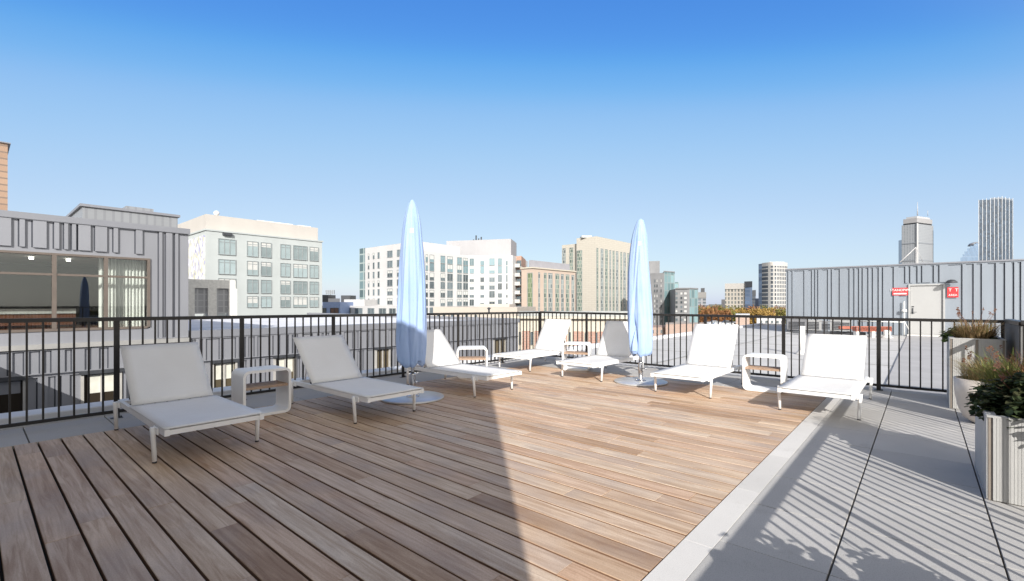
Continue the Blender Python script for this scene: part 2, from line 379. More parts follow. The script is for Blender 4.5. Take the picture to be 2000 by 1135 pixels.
tag(mb.build('paving', M['paver']), kind='structure')
mb = MB(); mb.prism([(-6.72, -2), (-6.72, 8.62), (2.4, 8.62), (2.4, -2)], -.3, -.06)
tag(mb.build('terrace_slab', M['void']), kind='structure')
mb = MB()
mb.cbox(-7.08, -6.74, -2, 8.66, -.25, .10, .01); mb.cbox(-6.74, -6.71, -2, 8.62, -.2, .05, .004)
o = mb.build('coping', M['coping']); tag(o, 'pale metal coping on the terrace edge outside the left railing', 'coping')
# the building under the terrace
mb = MB(); mb.prism([(-7.0, -14), (-7.0, 8.6), (2.6, 8.6), (2.6, -14)], GZ, -.31)
mb.prism([(-17.9, -14), (-17.9, -.05), (-7.0, -.05), (-7.0, -14)], GZ, -.02)
tag(mb.build('terrace_building', M['clad']), 'grey clad building carrying the deck terrace', 'building')
# penthouse behind the camera, its shadow covers the left half of the deck
mb = MB(); mb.prism([(-7.0, -9), (-7.0, -1.95), (2.36, -1.95), (2.36, -9)], -.02, 4.85)
tag(mb.build('penthouse', M['clad']), 'tall grey rooftop block standing behind the terrace', 'building')

# ------------------------------------------------------------------ railings
def railing(name, label, A, B, posts, gaps, zt0, zt1, post_bot=0.0, group='terrace railings', bars=True):
    A = Vector((*A, 0)); B = Vector((*B, 0)); L = (B-A).length; u = (B-A).normalized(); ang = math.atan2(u.y, u.x)
    root = empty(name, label, 'railing', A, ang, group)
    zt = lambda s: zt0+(zt1-zt0)*s/L
    sh = Matrix(((1, 0, 0, 0), (0, 1, 0, 0), ((zt1-zt0)/L, 0, 1, 0), (0, 0, 0, 1)))
    MB().box(0, L, -.025, .025, zt0-.040, zt0, M=sh).build('top_rail', M['rail'], root)
    MB().box(0, L, -.014, .014, .055, .088).build('bottom_rail', M['rail'], root)
    for s in posts:
        p = MB(); p.box(-.0245, .0245, -.008, .008, .006, zt(s)-.041); p.box(-.05, .05, -.035, .035, -.0005, .006)
        p.box(.031, .042, -.012, .012, .006, .02)
        p.build('post', M['rail'], root, (s, 0, 0))
    if bars:
        bm = None; n = 0
        ps = sorted(posts)
        for a, b in zip(ps[:-1], ps[1:]):
            for k in range(1, gaps):
                s = a+(b-a)*k/gaps
                if bm is None:
                    q = MB(); q.box(-.008, .008, -.008, .008, .086, 1); bm = q.build('baluster', M['rail'], root, (s, 0, 0)); bm.data.name = 'baluster'
                    o = bm
                else: o = bm.copy(); col.objects.link(o); o.location = (s, 0, 0)
                h = (zt(s)-.041-.086)/(1-.086); o.scale = (1, 1, h); o.location.z = .086-.086*h
    return root
CX, CY = -6.47, 8.38
yp = [CY-1.225*k for k in range(0, 9)]
railing('railing', 'black baluster railing on the left, in front of the grey clad wing', (CX, CY-9.8), (CX, CY), [9.8-1.225*k for k in range(9)], 11, 1.085, 1.035)
rp_ = [0, 1.2, 2.4, 3.6, 4.8, 5.98, 7.2, 8.4]
railing('railing', 'black baluster railing at the back, before the grey roof and shed', (CX+.035, CY), (CX+8.44, CY), rp_, 11, 1.04, 1.01)
railing('railing', 'black baluster railing at the right edge behind the planters', (.80, 7.15), (.80, -1.4), [0+1.22*k for k in range(8)], 10, 1.045, 1.045)
# ribbed privacy screen in the corner by the planters
root = empty('privacy_screen', 'dark ribbed grey screen panel at the right corner beside the tall planter', 'screen', (.80, 7.2, 0), 0)
q = MB(); q.box(-.02, .02, 0, 1.12, .06, .985); 
for k in range(34): q.box(-.03, -.0215, .01+k*.033, .028+k*.033, .065, .98)
q.build('panel', plain('screen_grey', (.20, .20, .20), .6, .1, .1, 4), root)
MB().box(-.035, .035, -.01, 1.13, .986, 1.03).build('top_rail', M['rail'], root)

# ------------------------------------------------------------------ sun loungers (front points to +X, origin under the front legs)
def make_lounger(ang, name='sun_lounger'):
    root = empty(name, '', 'sun lounger')
    W = .315
    fr = MB()
    for s in (-1, 1): fr.box(-1.46, .21, s*(W+.002), s*(W+.034), .232, .279)
    fr.box(.165, .205, -W-.003, W+.003, .237, .272); fr.box(-1.42, -1.38, -W-.003, W+.003, .24, .275); fr.box(-.98, -.95, -W-.003, W+.003, .235, .262)
    for s in (-1, 1):
        fr.box(-.06, .06, s*(W+.037), s*(W+.048), .22, .27); fr.box(-1.45, -1.33, s*(W+.037), s*(W+.048), .22, .27)
    fr.build('frame', M['white'], root)
    st = MB(); n = 9
    rings = []
    for i in range(15):
        x = .20-1.17*i/14
        rings.append([(x, (W+.034)*(2*j/(n-1)-1), .285-.014*math.sin(math.pi*j/(n-1))*math.sin(math.pi*(i+.5)/15)) for j in range(n)])
    st.rings(rings, 0, True, False, False)
    for r in (0, -1): pass
    o = st.build('seat', M['sling'], root); sd = o.modifiers.new('s', 'SOLIDIFY'); sd.thickness = .006; sd.offset = 0
    bk = MB(); rings = []; hx, hz = -.99, .288; Lb = .71; ca, sa = math.cos(ang), math.sin(ang)
    for i in range(11):
        t = Lb*i/10
        bw = .012*math.sin(math.pi*i/10)
        rings.append([(hx-ca*t-bw*sa*math.sin(math.pi*j/(n-1)), (W+.012)*(2*j/(n-1)-1), hz+sa*t-bw*ca*math.sin(math.pi*j/(n-1))) for j in range(n)])
    bk.rings(rings, 0, True, False, False)
    o = bk.build('backrest', M['sling'], root); sd = o.modifiers.new('s', 'SOLIDIFY'); sd.thickness = .006; sd.offset = 0
    bf = MB()
    for s in (-1, 1):
        bf.tube([(hx-.013*sa, s*(W-.002), hz-.013*ca), (hx-ca*(Lb-.02)-.013*sa, s*(W-.002), hz+sa*(Lb-.02)-.013*ca)], .009, 6)
    bf.tube([(hx-ca*(Lb-.02)-.013*sa, -W+.01, hz+sa*(Lb-.02)-.013*ca), (hx-ca*(Lb-.02)-.013*sa, W-.01, hz+sa*(Lb-.02)-.013*ca)], .009, 6)
    bf.tube([(hx-ca*.42-.04*sa, -W+.0, hz+sa*.42-.04*ca), (hx-ca*.42-.04*sa, W-.0, hz+sa*.42-.04*ca)], .009, 6)
    for s in (-1, 1): bf.tube([(hx-ca*.42-.04*sa, s*.22, hz+sa*.42-.04*ca), (-1.39, s*.22, .262)], .008, 6)
    bf.build('back_frame', M['white'], root)
    for (x, tilt) in ((0, .012), (-1.40, -.012)):
        for s in (-1, 1):
            lg = MB(); lg.tube([(x, s*(W+.066), .272), (x+tilt*.3, s*(W+.060), .2), (x+tilt, s*(W+.052), .012)], [.017, .0175, .0165], 10)
            l = lg.build('leg', M['white'], root)
            ft = MB(); ft.tube([(x+tilt, s*(W+.052), .012), (x+tilt, s*(W+.052), 0)], .0155, 10); ft.build('foot', M['foot'], l)
    return root
A1, A2 = R_(46), R_(58)
protoA = make_lounger(A1); protoB = make_lounger(A2)
GRP = 'white sun loungers on the terrace'
LS = [('A', -4.43, 1.295, 0, 'white shaded sun lounger at far left, nearest the camera'),
      ('A', -4.34, 2.93, 0, 'white shaded sun lounger between the leftmost side table and the left umbrella'),
      ('A', -4.385, 4.665, 0, 'white sun lounger right of the left blue umbrella, its backrest half in shadow'),
      ('B', -5.64, 6.57, -90, 'white sun lounger standing in the back corner of the railing, fully sunlit'),
      ('B', -4.12, 6.45, -90, 'white sun lounger partly hidden by the right umbrella, grey shadow on its backrest'),
      ('B', -2.41, 6.235, -90, 'sunlit white lounger just right of the right umbrella, left of a side table'),
      ('A', -.86, 6.10, -90, 'rightmost white sun lounger, standing half on the deck and half on the pavers')]
used = set()
for t, x, y, rz, lab in LS:
    src = protoA if t == 'A' else protoB
    o = src if t not in used else copy_tree(src); used.add(t)
    o.location = (x, y, .002); o.rotation_euler.z = R_(rz); tag(o, lab, 'sun lounger', GRP)

# ------------------------------------------------------------------ side tables: a rounded white band with a wood shelf (band plane along X, depth along Y)
def rrect(w, h, r, n=6):
    pts = []
    for cx, cz, a0 in ((w/2-r, r, -90), (w/2-r, h-r, 0), (-w/2+r, h-r, 90), (-w/2+r, r, 180)):
        for k in range(n+1):
            a = R_(a0+90*k/n); pts.append((cx+r*math.cos(a), cz+r*math.sin(a)))
    return pts
def make_table():
    root = empty('side_table', '', 'side table')
    w, h, d, th = .50, .50, .34, .028
    o_ = rrect(w, h, .065); i_ = [(x, z+th) for x, z in rrect(w-2*th, h-2*th, .04)]
    fr = MB()
    R1 = [[(x, -d/2, z) for x, z in o_], [(x, d/2, z) for x, z in o_]]; fr.rings(R1, 0, True, False)
    R2 = [[(x, d/2, z) for x, z in i_], [(x, -d/2, z) for x, z in i_]]; fr.rings(R2, 0, True, False)
    fr.rings([R2[1], R1[0]], 0, False, False); fr.rings([R1[1], R2[0]], 0, False, False)
    fr.build('frame', M['white'], root)
    sh = MB()
    for k in range(4): sh.cbox(-w/2+th+.001, w/2-th-.001, -.15+k*.076, -.15+k*.076+.071, .295, .322, .003)
    sh.build('shelf', M['shelf'], root)
    return root
tb = make_table(); TG = 'white side tables between the loungers'
for i, (x, y, rz, lab) in enumerate([(-5.53, 2.13, 90, 'white loop side table with wood shelf between the two shaded loungers on the left'),
        (-5.63, 5.47, 47, 'white loop side table partly hidden behind the lounger right of the left umbrella'),
        (-4.78, 7.33, 24, 'white loop side table with wood shelf right of the corner lounger'),
        (-1.66, 7.32, 2, 'white loop side table with wood shelf between the two loungers on the right')]):
    o = tb if i == 0 else copy_tree(tb); o.location = (x, y, .002); o.rotation_euler.z = R_(rz); tag(o, lab, 'side table', TG)

# ------------------------------------------------------------------ closed umbrellas in blue covers
def make_umbrella(x, y, seed, label, lean, ztop=2.53):
    rr = random.Random(seed); root = empty('closed_umbrella', label, 'umbrella', (x, y, .002), 0, 'closed umbrellas in light blue covers')
    p = MB(); p.lathe([(.395, 0), (.40, .006), (.40, .018), (.392, .024), (.05, .026)], n=56); p.build('base_plate', M['plate'], root)
    b_ = MB(); b_.lathe([(.085, .026), (.085, .036), (.045, .04), (.034, .05), (.034, .30), (.038, .302), (.038, .315), (.03, .32)], n=24)
    for k in range(4):
        a = R_(45+90*k); b_.lathe([(.012, .036), (.012, .052), (.006, .058)], .066*math.cos(a), .066*math.sin(a), 8)
    b_.tube([(.034, 0, .22), (.085, -.01, .22)], .009, 8); b_.lathe([(.002, .205), (.018, .21), (.018, .23), (.002, .235)], .088, -.01, 10)
    b_.build('pole_sleeve', M['steel'], root)
    MB().lathe([(.024, .05), (.024, ztop-.25)], n=16).build('pole', M['steel'], root)
    ph = [rr.uniform(0, 6.28) for _ in range(8)]
    folds = [(rr.uniform(0, 6.283), rr.uniform(-.55, .55), rr.uniform(.10, .20), rr.choice([-1, -.8, .7, 1, -1])*rr.uniform(.08, .16), rr.uniform(.3, 2.2), rr.uniform(.5, 1.3)) for _ in range(22)]
    if seed == 8:
        ac = math.atan2(-y, -x)
        folds += [(ac-.75, .55, .13, -.30, .78, .22), (ac-.50, -.75, .12, -.26, .76, .20), (ac-.62, 0, .3, .10, .55, .15)]
    def fn(t, z):
        h = (z-.4)/(ztop-.4); e = 1-max(0, h-.85)/.15*.7
        f_ = .05*math.sin(3*t+ph[0]+1.0*z)+.035*math.sin(5*t+ph[1]-1.3*z)+.04*math.sin(2*t+ph[3]+3.2*z)
        for t0, sl_, w_, a_, zc, zw in folds:
            dt = (t-t0-sl_*(z-zc)+math.pi) % (2*math.pi)-math.pi
            f_ += a_*math.exp(-(dt/w_)**2)*math.exp(-((z-zc)/zw)**2)
        return 1+f_*e
    prof = [(.118, .42), (.136, .428), (.156, .46), (.166, .56), (.176, .75), (.178, .95), (.175, 1.15), (.170, 1.4), (.163, 1.65), (.152, 1.85), (.138, 2.02), (.122, 2.18), (.101, 2.31), (.074, 2.42), (.046, 2.495), (.014, ztop)]
    P2 = []
    for a, b2 in zip(prof[:-1], prof[1:]):
        for k in range(5): t = k/5; P2.append((a[0]+(b2[0]-a[0])*t, a[1]+(b2[1]-a[1])*t))
    P2.append(prof[-1])
    cv = MB(); rings = []
    for (r, z) in P2:
        ox = lean[0]*(z-.4)+.012*math.sin(2.3*z+ph[7]); oy = lean[1]*(z-.4)
        hem = .012*0
        rings.append([(ox+r*fn(t, z)*math.cos(t), oy+r*fn(t, z)*math.sin(t), z+(.02*math.sin(3*t+ph[0])+.012*math.sin(7*t+ph[2]) if z < .47 else 0)) for t in [2*math.pi*k/96 for k in range(96)]])
    cv.rings(rings, 0, True, False)
    cover = cv.build('cover', M['cover'], root)
    # zip tape down the seam towards the camera, seam ribs and a small patch
    d = Vector((-x, -y, 0)).normalized(); a0 = math.atan2(d.y, d.x)
    def surf(t, z, off=.002):
        r = next((pa[0]+(pb[0]-pa[0])*(z-pa[1])/(pb[1]-pa[1]) for pa, pb in zip(prof[1:-1], prof[2:]) if pa[1] <= z <= pb[1]), .02)
        q = r*fn(t, z)+off; return Vector((lean[0]*(z-.4)+.012*math.sin(2.3*z+ph[7])+q*math.cos(t), lean[1]*(z-.4)+q*math.sin(t), z))
    zp = MB(); rg = []
    for i in range(60):
        z = .46+1.95*i/59; rg.append([surf(a0+.03-.035, z, .001), surf(a0+.03, z, .006), surf(a0+.03+.035, z, .001)])
    zp.rings(rg, 0, True, False, False); zp.build('zip', M['cover'], cover)
    pt = MB(); z0 = 2.10; g_ = [[surf(a0-.2+.3*j/4, z0+.06*i/3, .004) for j in range(5)] for i in range(4)]
    pt.rings(g_, 0, True, False, False); pt.build('patch', plain('patch_white', (.8, .82, .85), .6), cover)
    return root
make_umbrella(-4.935, 3.736, 3, 'closed umbrella in a light blue cover on the left, its lower end in dark shade', (.004, -.002), 2.545)
make_umbrella(-3.273, 6.79, 8, 'closed umbrella in a light blue cover on the right, sunlit, before the back railing', (-.004, .0), 2.52)

# ------------------------------------------------------------------ plants
def blades(mb, n, r, h, spread, w, rr, lean=(0, 0), cx=0, cy=0):
    for _ in range(n):
        a = rr.uniform(0, 6.283); q = r*math.sqrt(rr.random()); x, y = cx+q*math.cos(a), cy+q*math.sin(a)
        b = a+rr.uniform(-.7, .7); s = spread*rr.uniform(.3, 1.15); H = h*rr.uniform(.55, 1.1); wx, wy = -math.sin(b)*w/2, math.cos(b)*w/2
        pts = []
        for k in range(5):
            t = k/4; px_ = x+math.cos(b)*s*t*t+lean[0]*t; py_ = y+math.sin(b)*s*t*t+lean[1]*t; pz = H*(t-.28*t**3*(s/spread)); f_ = (1-t)**.7
            pts.append(((px_-wx*f_, py_-wy*f_, pz), (px_+wx*f_, py_+wy*f_, pz)))
        i0 = len(mb.v)
        for a_, b_ in pts[:-1]: mb.v += [a_, b_]
        mb.v.append(tuple((Vector(pts[-1][0])+Vector(pts[-1][1]))/2))
        for k in range(3): mb.f.append((i0+2*k, i0+2*k+1, i0+2*k+3, i0+2*k+2)); mb.m.append(0); mb.sm.append(True)
        mb.f.append((i0+6, i0+7, i0+8)); mb.m.append(0); mb.sm.append(True)
def leaves(mb, n, rx, ry, h, size, rr, cx=0, cy=0, z0=0):
    for _ in range(n):
        a = rr.uniform(0, 6.283); q = math.sqrt(rr.random()); cl = .75+.35*math.sin(3*a+cx*9)*math.cos(5*a)
        x, y = cx+rx*q*cl*math.cos(a), cy+ry*q*cl*math.sin(a); z = z0+h*rr.random()**.7*(1-.6*q*q)
        s = size*rr.uniform(.5, 1.2); b = rr.uniform(0, 6.283); tl = rr.uniform(-.2, .9)
        Mx = Matrix.Translation((x, y, z)) @ Matrix.Rotation(b, 4, 'Z') @ Matrix.Rotation(tl, 4, 'Y')
        c = [(0, 0, 0), (.35*s, -.38*s, .05*s), (.8*s, -.36*s, .02*s), (1.05*s, 0, -.08*s), (.8*s, .36*s, .02*s), (.35*s, .38*s, .05*s), (.5*s, 0, -.05*s)]
        i0 = len(mb.v); mb.v += [tuple(Mx @ Vector(p)) for p in c]
        for q_ in ((0, 1, 6), (1, 2, 6), (2, 3, 6), (3, 4, 6), (4, 5, 6), (5, 0, 6)): mb.f.append(tuple(i0+k for k in q_)); mb.m.append(0); mb.sm.append(True)
ML = {'dark': leaf_mat('dark_leaves', [(.02, .035, .015), (.045, .07, .03), (.085, .11, .045), (.05, .035, .025)]),
      'green': leaf_mat('green_leaves', [(.05, .09, .025), (.10, .15, .04), (.15, .2, .06)]),
      'lime': leaf_mat('lime_leaves', [(.20, .32, .05), (.28, .42, .08)]),
      'grass': leaf_mat('green_grass', [(.10, .14, .03), (.2, .24, .06), (.30, .27, .10)]),
      'tan': leaf_mat('tan_grass', [(.30, .21, .10), (.42, .30, .16), (.22, .14, .07), (.18, .18, .06)]),
      'red': leaf_mat('red_grass', [(.30, .10, .07), (.42, .17, .10), (.36, .2, .12)])}
def plant(name, mat, label, cat, loc, blade=None, leaf=None, stems=0, seed=1, group=None):
    rr = random.Random(seed); root = empty(name, label, cat, loc, 0, group)
    q = MB()
    if blade: blades(q, *blade, rr=rr)
    if leaf: leaves(q, *leaf, rr=rr)
    q.build('foliage', mat, root)
    if stems:
        s = MB()
        for _ in range(stems):
            a = rr.uniform(0, 6.28); l = rr.uniform(.5, 1.0)*((blade[2] if blade else leaf[3])*1.25); dx, dy = .16*math.cos(a), .16*math.sin(a)
            s.tube([(0, 0, 0), (dx*.4, dy*.4, l*.6), (dx, dy, l)], .0018, 4)
            for k in range(7): s.box(dx+rr.uniform(-.012, .012)-.005, dx+rr.uniform(-.012, .012)+.005, dy-.005, dy+.005, l+k*.006, l+k*.006+.008)
        s.build('stem', leaf_mat('stem_'+str(seed), [(.16, .07, .05), (.25, .15, .10)]), root)
    return root

# ------------------------------------------------------------------ planters
def make_planter(label, x0, x1, y0, y1, H):
    root = empty('planter', label, 'planter', (x0, y0, .002), 0, 'grey fluted rectangular planters')
    w, l = x1-x0, y1-y0; th = .03
    bd = MB(); bd.box(.008, w-.008, .008, .008+th, 0, H-.004); bd.box(.008, w-.008, l-.008-th, l-.008, 0, H-.004)
    bd.box(.008, .008+th, .039, l-.039, 0, H-.004); bd.box(w-.008-th, w-.008, .039, l-.039, 0, H-.004)
    bd.build('body', M['planter_band'], root)
    fl = MB()                                               # fluted panels, bands of the brown core showing between
    def flutes(L, put):
        npan = max(2, round((L-.03)/.17)); pw = (L-.03)/npan
        for i in range(npan):
            a = .015+i*pw+.012; b_ = .015+(i+1)*pw-.012; k = 12; s = (b_-a)/k
            for j in range(k): put(a+j*s+.001, a+(j+1)*s-.003)
            put(a, b_, True)
    def fy(side):
        ya, yb = (0, .008) if side < 0 else (l-.008, l)
        def put(a, b_, back=False):
            if back: fl.box(a, b_, ya+(.0005 if side < 0 else 0), yb-(.0005 if side > 0 else 0), .004, H-.004)
            else: fl.box(a, b_, ya-.0011 if side < 0 else ya, yb if side < 0 else yb+.0015, .004, H-.004)
        return put
    flutes(w, fy(-1)); flutes(w, fy(1))
    # long sides: smooth sheet
    fl.box(0, .0075, .012, l-.012, .004, H-.004); fl.box(w-.0075, w, .012, l-.012, .004, H-.004)
    fl.build('fluted_panels', M['planter'], root)
    rm = MB(); t = .045
    rm.box(0, w, 0, t, H-.0035, H+.008); rm.box(0, w, l-t, l, H-.0035, H+.008); rm.box(0, t, t, l-t, H-.0035, H+.008); rm.box(w-t, w, t, l-t, H-.0035, H+.008)
    rm.build('rim', M['planter'], root)
    MB().box(.039, w-.039, .039, l-.039, H-.12, H-.05).build('soil', M['soil'], root)
    return root
make_planter('low grey fluted planter full of dark leaves at the right edge of the pavers', .305, .745, 4.14, 5.00, .515)
make_planter('tall grey fluted planter holding tan grasses in the far right corner', .245, .70, 7.46, 8.28, .81)
make_planter('low planter beside the camera just outside the right edge of the view', .315, .745, .60, 1.82, .515)
plant('leafy_plant', ML['dark'], 'dense dark leafy plant filling the front of the low planter', 'plant', (.53, 4.42, .45), None, (4200, .30, .42, .34, .046), 8, 21)
plant('leafy_plant', ML['green'], 'mid green leafy plant at the back of the low planter', 'plant', (.50, 4.85, .45), None, (700, .22, .18, .34, .06), 0, 22)
plant('lime_plant', ML['lime'], 'small lime green leafy plant on the front edge of the low planter', 'plant', (.62, 4.22, .66), None, (16, .06, .06, .10, .09), 0, 23)
plant('grass_clump', ML['grass'], 'arching green grass growing at the back of the low planter', 'grass clump', (.50, 4.80, .50), (420, .14, .44, .30, .008), None, 5, 24)
plant('grass_clump', ML['red'], 'reddish copper grass clump at the right edge of the low planter', 'grass clump', (.66, 4.55, .52), (520, .12, .44, .26, .006), None, 0, 25)
plant('grass_clump', ML['tan'], 'tan and pinkish autumn grass in the middle of the tall planter', 'grass clump', (.48, 7.72, .74), (620, .15, .34, .22, .009), (260, .18, .16, .26, .045), 9, 26)
plant('leafy_plant', ML['green'], 'low grey green plant spilling over the left corner of the tall planter', 'plant', (.33, 7.95, .76), None, (700, .16, .24, .18, .05), 0, 27)
plant('leafy_plant', ML['dark'], 'low dark plant at the right corner of the tall planter', 'plant', (.60, 7.60, .75), None, (300, .12, .12, .10, .04), 0, 28)
plant('leafy_plant', ML['dark'], 'dark shrub by the camera in the planter outside the right edge of the view', 'plant', (.53, 1.35, .45), None, (1300, .30, .52, .42, .08), 0, 31)
# round pot
def pot(label, x, y, r, h):
    root = empty('round_pot', label, 'pot', (x, y, .002), 0, 'round tapered plant pots')
    k = r/.25
    MB().lathe([(.06*k, 0), (.12*k, .008), (.18*k, .06*h/.45), (.22*k, .16*h/.45), (.243*k, .30*h/.45), (.25*k, h), (.225*k, h), (.21*k, h-.07)], n=40, cap=True).build('body', M['pot'], root)
    MB().lathe([(.205*k, h-.06), (.01, h-.045)], n=24).build('soil', M['soil'], root)
    return root
pot('pale round-bottomed pot with dry grass between the tall planter and the low one', .50, 6.75, .25, .45)
plant('grass_clump', ML['tan'], 'dry tan grass growing in the pale round pot', 'grass clump', (.48, 6.75, .40), (620, .15, .32, .26, .006), (200, .18, .18, .18, .04), 8, 29)
plant('grass_clump', ML['grass'], 'green grass at the right side of the pale round pot', 'grass clump', (.60, 6.65, .40), (320, .08, .30, .24, .007), None, 0, 33)
pot('round pot at the bottom right corner of the view', .50, 2.12, .24, .32)
plant('leafy_plant', ML['dark'], 'dark leaves poking into the bottom right corner of the view', 'plant', (.50, 2.16, .28), None, (420, .24, .24, .20, .06), 3, 30)

# ------------------------------------------------------------------ our grey roof behind the terrace, with its shed
RZ = -.15
mb = MB(); mb.prism([(-7.62, 8.70), (-7.62, 33), (16, 33), (16, 8.70)], -.9, RZ)
tag(mb.build('lower_roof', M['membrane']), kind='structure')
mb = MB(); mb.prism([(-7.62, 8.70), (-7.62, 33), (16, 33), (16, 8.70)], GZ, -.9)
tag(mb.build('roof_building', M['clad']), 'building block under the grey membrane roof', 'building')
mb = MB(); mb.cbox(-7.85, -7.60, 8.69, 33.2, -.5, -.05, .02); mb.cbox(-7.60, -4.9, 33.0, 33.2, -.5, -.06, .02)
tag(mb.build('roof_edge', M['membrane_w']), 'white raised edge along the far side of the grey membrane roof', 'roof edge')
mb = MB(); mb.box(-.45, 1.6, 8.75, 25.9, RZ+.004, RZ+.03); tag(mb.build('walkway', concrete('walkway_pad', (.42, .42, .43), speck=.2)), kind='structure')
mb = MB()
for yy in (13.2, 17.5, 21.8): mb.box(-7.5, 15.9, yy, yy+.05, RZ+.004, RZ+.010)
for xx in (-4.6, 2.9): mb.box(xx, xx+.05, 8.8, 32.8, RZ+.011, RZ+.016)
tag(mb.build('roof_seams', plain('seam_tape', (.36, .365, .37), .7)), kind='structure')

def cladding(parent, P0, u, L, z0, z1, mats, seed, depth=.05, nrm=None, holes=(), step=(.10, .75)):
    """irregular standing ribs on a flat metal wall; P0 start, u along, nrm outwards"""
    rr = random.Random(seed); q = MB(); A = math.atan2(u[1], u[0]); T = Matrix.Translation((P0[0], P0[1], 0)) @ Matrix.Rotation(A, 4, 'Z')
    side = 1 if (Vector((-u[1], u[0])).dot(Vector(nrm)) > 0) else -1
    s = .1; k = 0
    while s < L-.2:
        w = rr.choice([.07, .08, .10, .16, .26])
        segs = [(z0, z1)]
        for (a, b, c, d) in holes:
            if s+w > a and s < b: segs = [sg for s0, s1 in segs for sg in ((s0, min(s1, c)), (max(s0, d), s1)) if sg[1]-sg[0] > .05]
        for (c, d) in segs:
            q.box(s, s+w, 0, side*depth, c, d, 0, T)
            q.box(s-.030, s-.001, 0, side*.003, c, d, 1, T)  # flat dark strip, a painted shadow line next to the rib
        s += w+rr.choice([.05, .08, .1, .15, .22, .42])
    for c, d in ((z0-.002, z0+.02), (z1-.02, z1+.002)):
        if not holes or (c > z1-.05 and d > z1): q.box(-.005, L-.05, -side*.02, side*(depth+.004), c, d, 0, T)
    return q.build('cladding_ribs', mats, parent)
# shed
SY = 26.0; SX0 = -4.97
root = empty('roof_shed', 'long blue grey metal clad rooftop shed with a pale door behind the right railing', 'building', (0, 0, 0))
dl, dr = -.36, .66
w = MB(); w.box(SX0, dl-.06, SY, SY+9, RZ-.5, 2.86); w.box(dr+.06, 16, SY, SY+9, RZ-.5, 2.86); w.box(dl-.06, dr+.06, SY, SY+9, 2.02, 2.86); w.box(dl-.06, dr+.06, SY+.25, SY+9, RZ-.5, 2.02)
w.build('wall', M['clad2'], root)
cladding(root, (SX0, SY), (1, 0), 21, RZ+.02, 2.80, [M['clad2'], M['seam']], 4, .05, (0, -1), [(dl-.1-SX0, dr+.12-SX0, RZ-.1, 2.08)])
MB().box(SX0-.03, 16, SY-.075, SY+.2, 2.83, 2.89).build('roof_trim', M['clad_trim'], root)
dframe = MB(); dframe.box(dl-.06, dl, SY-.06, SY+.2, -.12, 2.02); dframe.box(dr, dr+.06, SY-.06, SY+.2, -.12, 2.02); dframe.box(dl, dr, SY-.06, SY+.2, 1.96, 2.02)
dd = MB(); dd.box(dl+.005, dr-.005, SY+.0, SY+.05, -.10, 1.955)
d = dd.build('door', M['door'], root)
dframe.build('door_frame', M['door'], d)
h = MB(); h.box(dl+.05, dl+.10, SY-.02, SY-.001, .78, 1.02); h.tube([(dl+.075, SY-.02, .85), (dl+.075, SY-.07, .85), (dl+.20, SY-.07, .85)], .012, 6); h.box(dl+.05, dl+.12, SY-.02, SY-.001, 1.06, 1.10)
h.build('handle', M['dark'], d)
MB().box(dl-.1, dr+.1, SY-.5, SY-.08, RZ+.03, -.08).build('door_step', M['kerb'], root)
# wall lamp right of the door
lx = on_line(1858, (0, SY-.06), (1, 0)).x
o = empty('wall_lamp', 'dark dome wall lamp above the square red sign', 'lamp', (lx, SY-.06, 2.05))
q = MB(); q.lathe([(.02, .12), (.10, .10), (.17, .04), (.19, 0), (.17, -.01)], 0, -.22, 18); q.build('lamp_shade', M['dark'], o)
MB().tube([(0, 0, .02), (0, -.08, .10), (0, -.2, .10)], .02, 8).build('arm', M['dark'], o)
def text_part(parent, s, size, loc, mat, name='lettering', rot=(R_(90), 0, 0)):
    c = bpy.data.curves.new(name, 'FONT'); c.body = s; c.size = size; c.align_x = 'CENTER'; c.align_y = 'CENTER'; c.extrude = .003
    t = bpy.data.objects.new(name, c); col.objects.link(t)
    bpy.context.view_layer.update(); me = bpy.data.meshes.new_from_object(t); bpy.data.objects.remove(t)
    o = bpy.data.objects.new(name, me); me.materials.append(mat); col.objects.link(o); o.parent = parent; o.location = loc; o.rotation_euler = rot; return o
def sign(px0, px1, y0, y1, label, lines):
    a = on_line(px0, (0, SY-.06), (1, 0)); b = on_line(px1, (0, SY-.06), (1, 0)); z1, z0 = zof(a, y0), zof(a, y1); w = b.x-a.x; h = z1-z0
    r = empty('wall_sign', label, 'sign', ((a.x+b.x)/2, SY-.062, (z0+z1)/2))
    MB().box(-w/2, w/2, -.012, 0, -h/2, h/2).build('panel', M['red'], r)
    for (s, sz, dx, dz) in lines: text_part(r, s, sz*h, (dx*w, -.016, dz*h), M['signwhite'])
    return r, w, h
r, w_, h_ = sign(1743, 1773, 562.5, 577, 'wide red sign with white lettering left of the pale shed door', [('STANDPIPE', .42, 0, .18)])
MB().box(-w_*.42, w_*.42, -.016, -.0125, -.36*h_, -.20*h_).build('stripe', M['signwhite'], r)
r, w_, h_ = sign(1850, 1872, 561, 581, 'square red sign with white symbols right of the pale shed door', [('AREA', .26, 0, -.28), ('T  T', .40, .05, .2)])
# speaker / bell below left sign
p_ = on_line(1766, (0, SY-.06), (1, 0)); o = empty('hose_valve', 'small pale valve on a white pipe left of the shed door', 'valve', (p_.x, SY-.06, 0))
MB().tube([(0, -.05, RZ), (0, -.05, 1.3)], .025, 8).build('pipe', M['pipe'], o)
MB().lathe([(.02, .84), (.09, .87), (.09, .95), (.02, .98)], 0, -.12, 12).build('valve_body', M['pipe'], o)

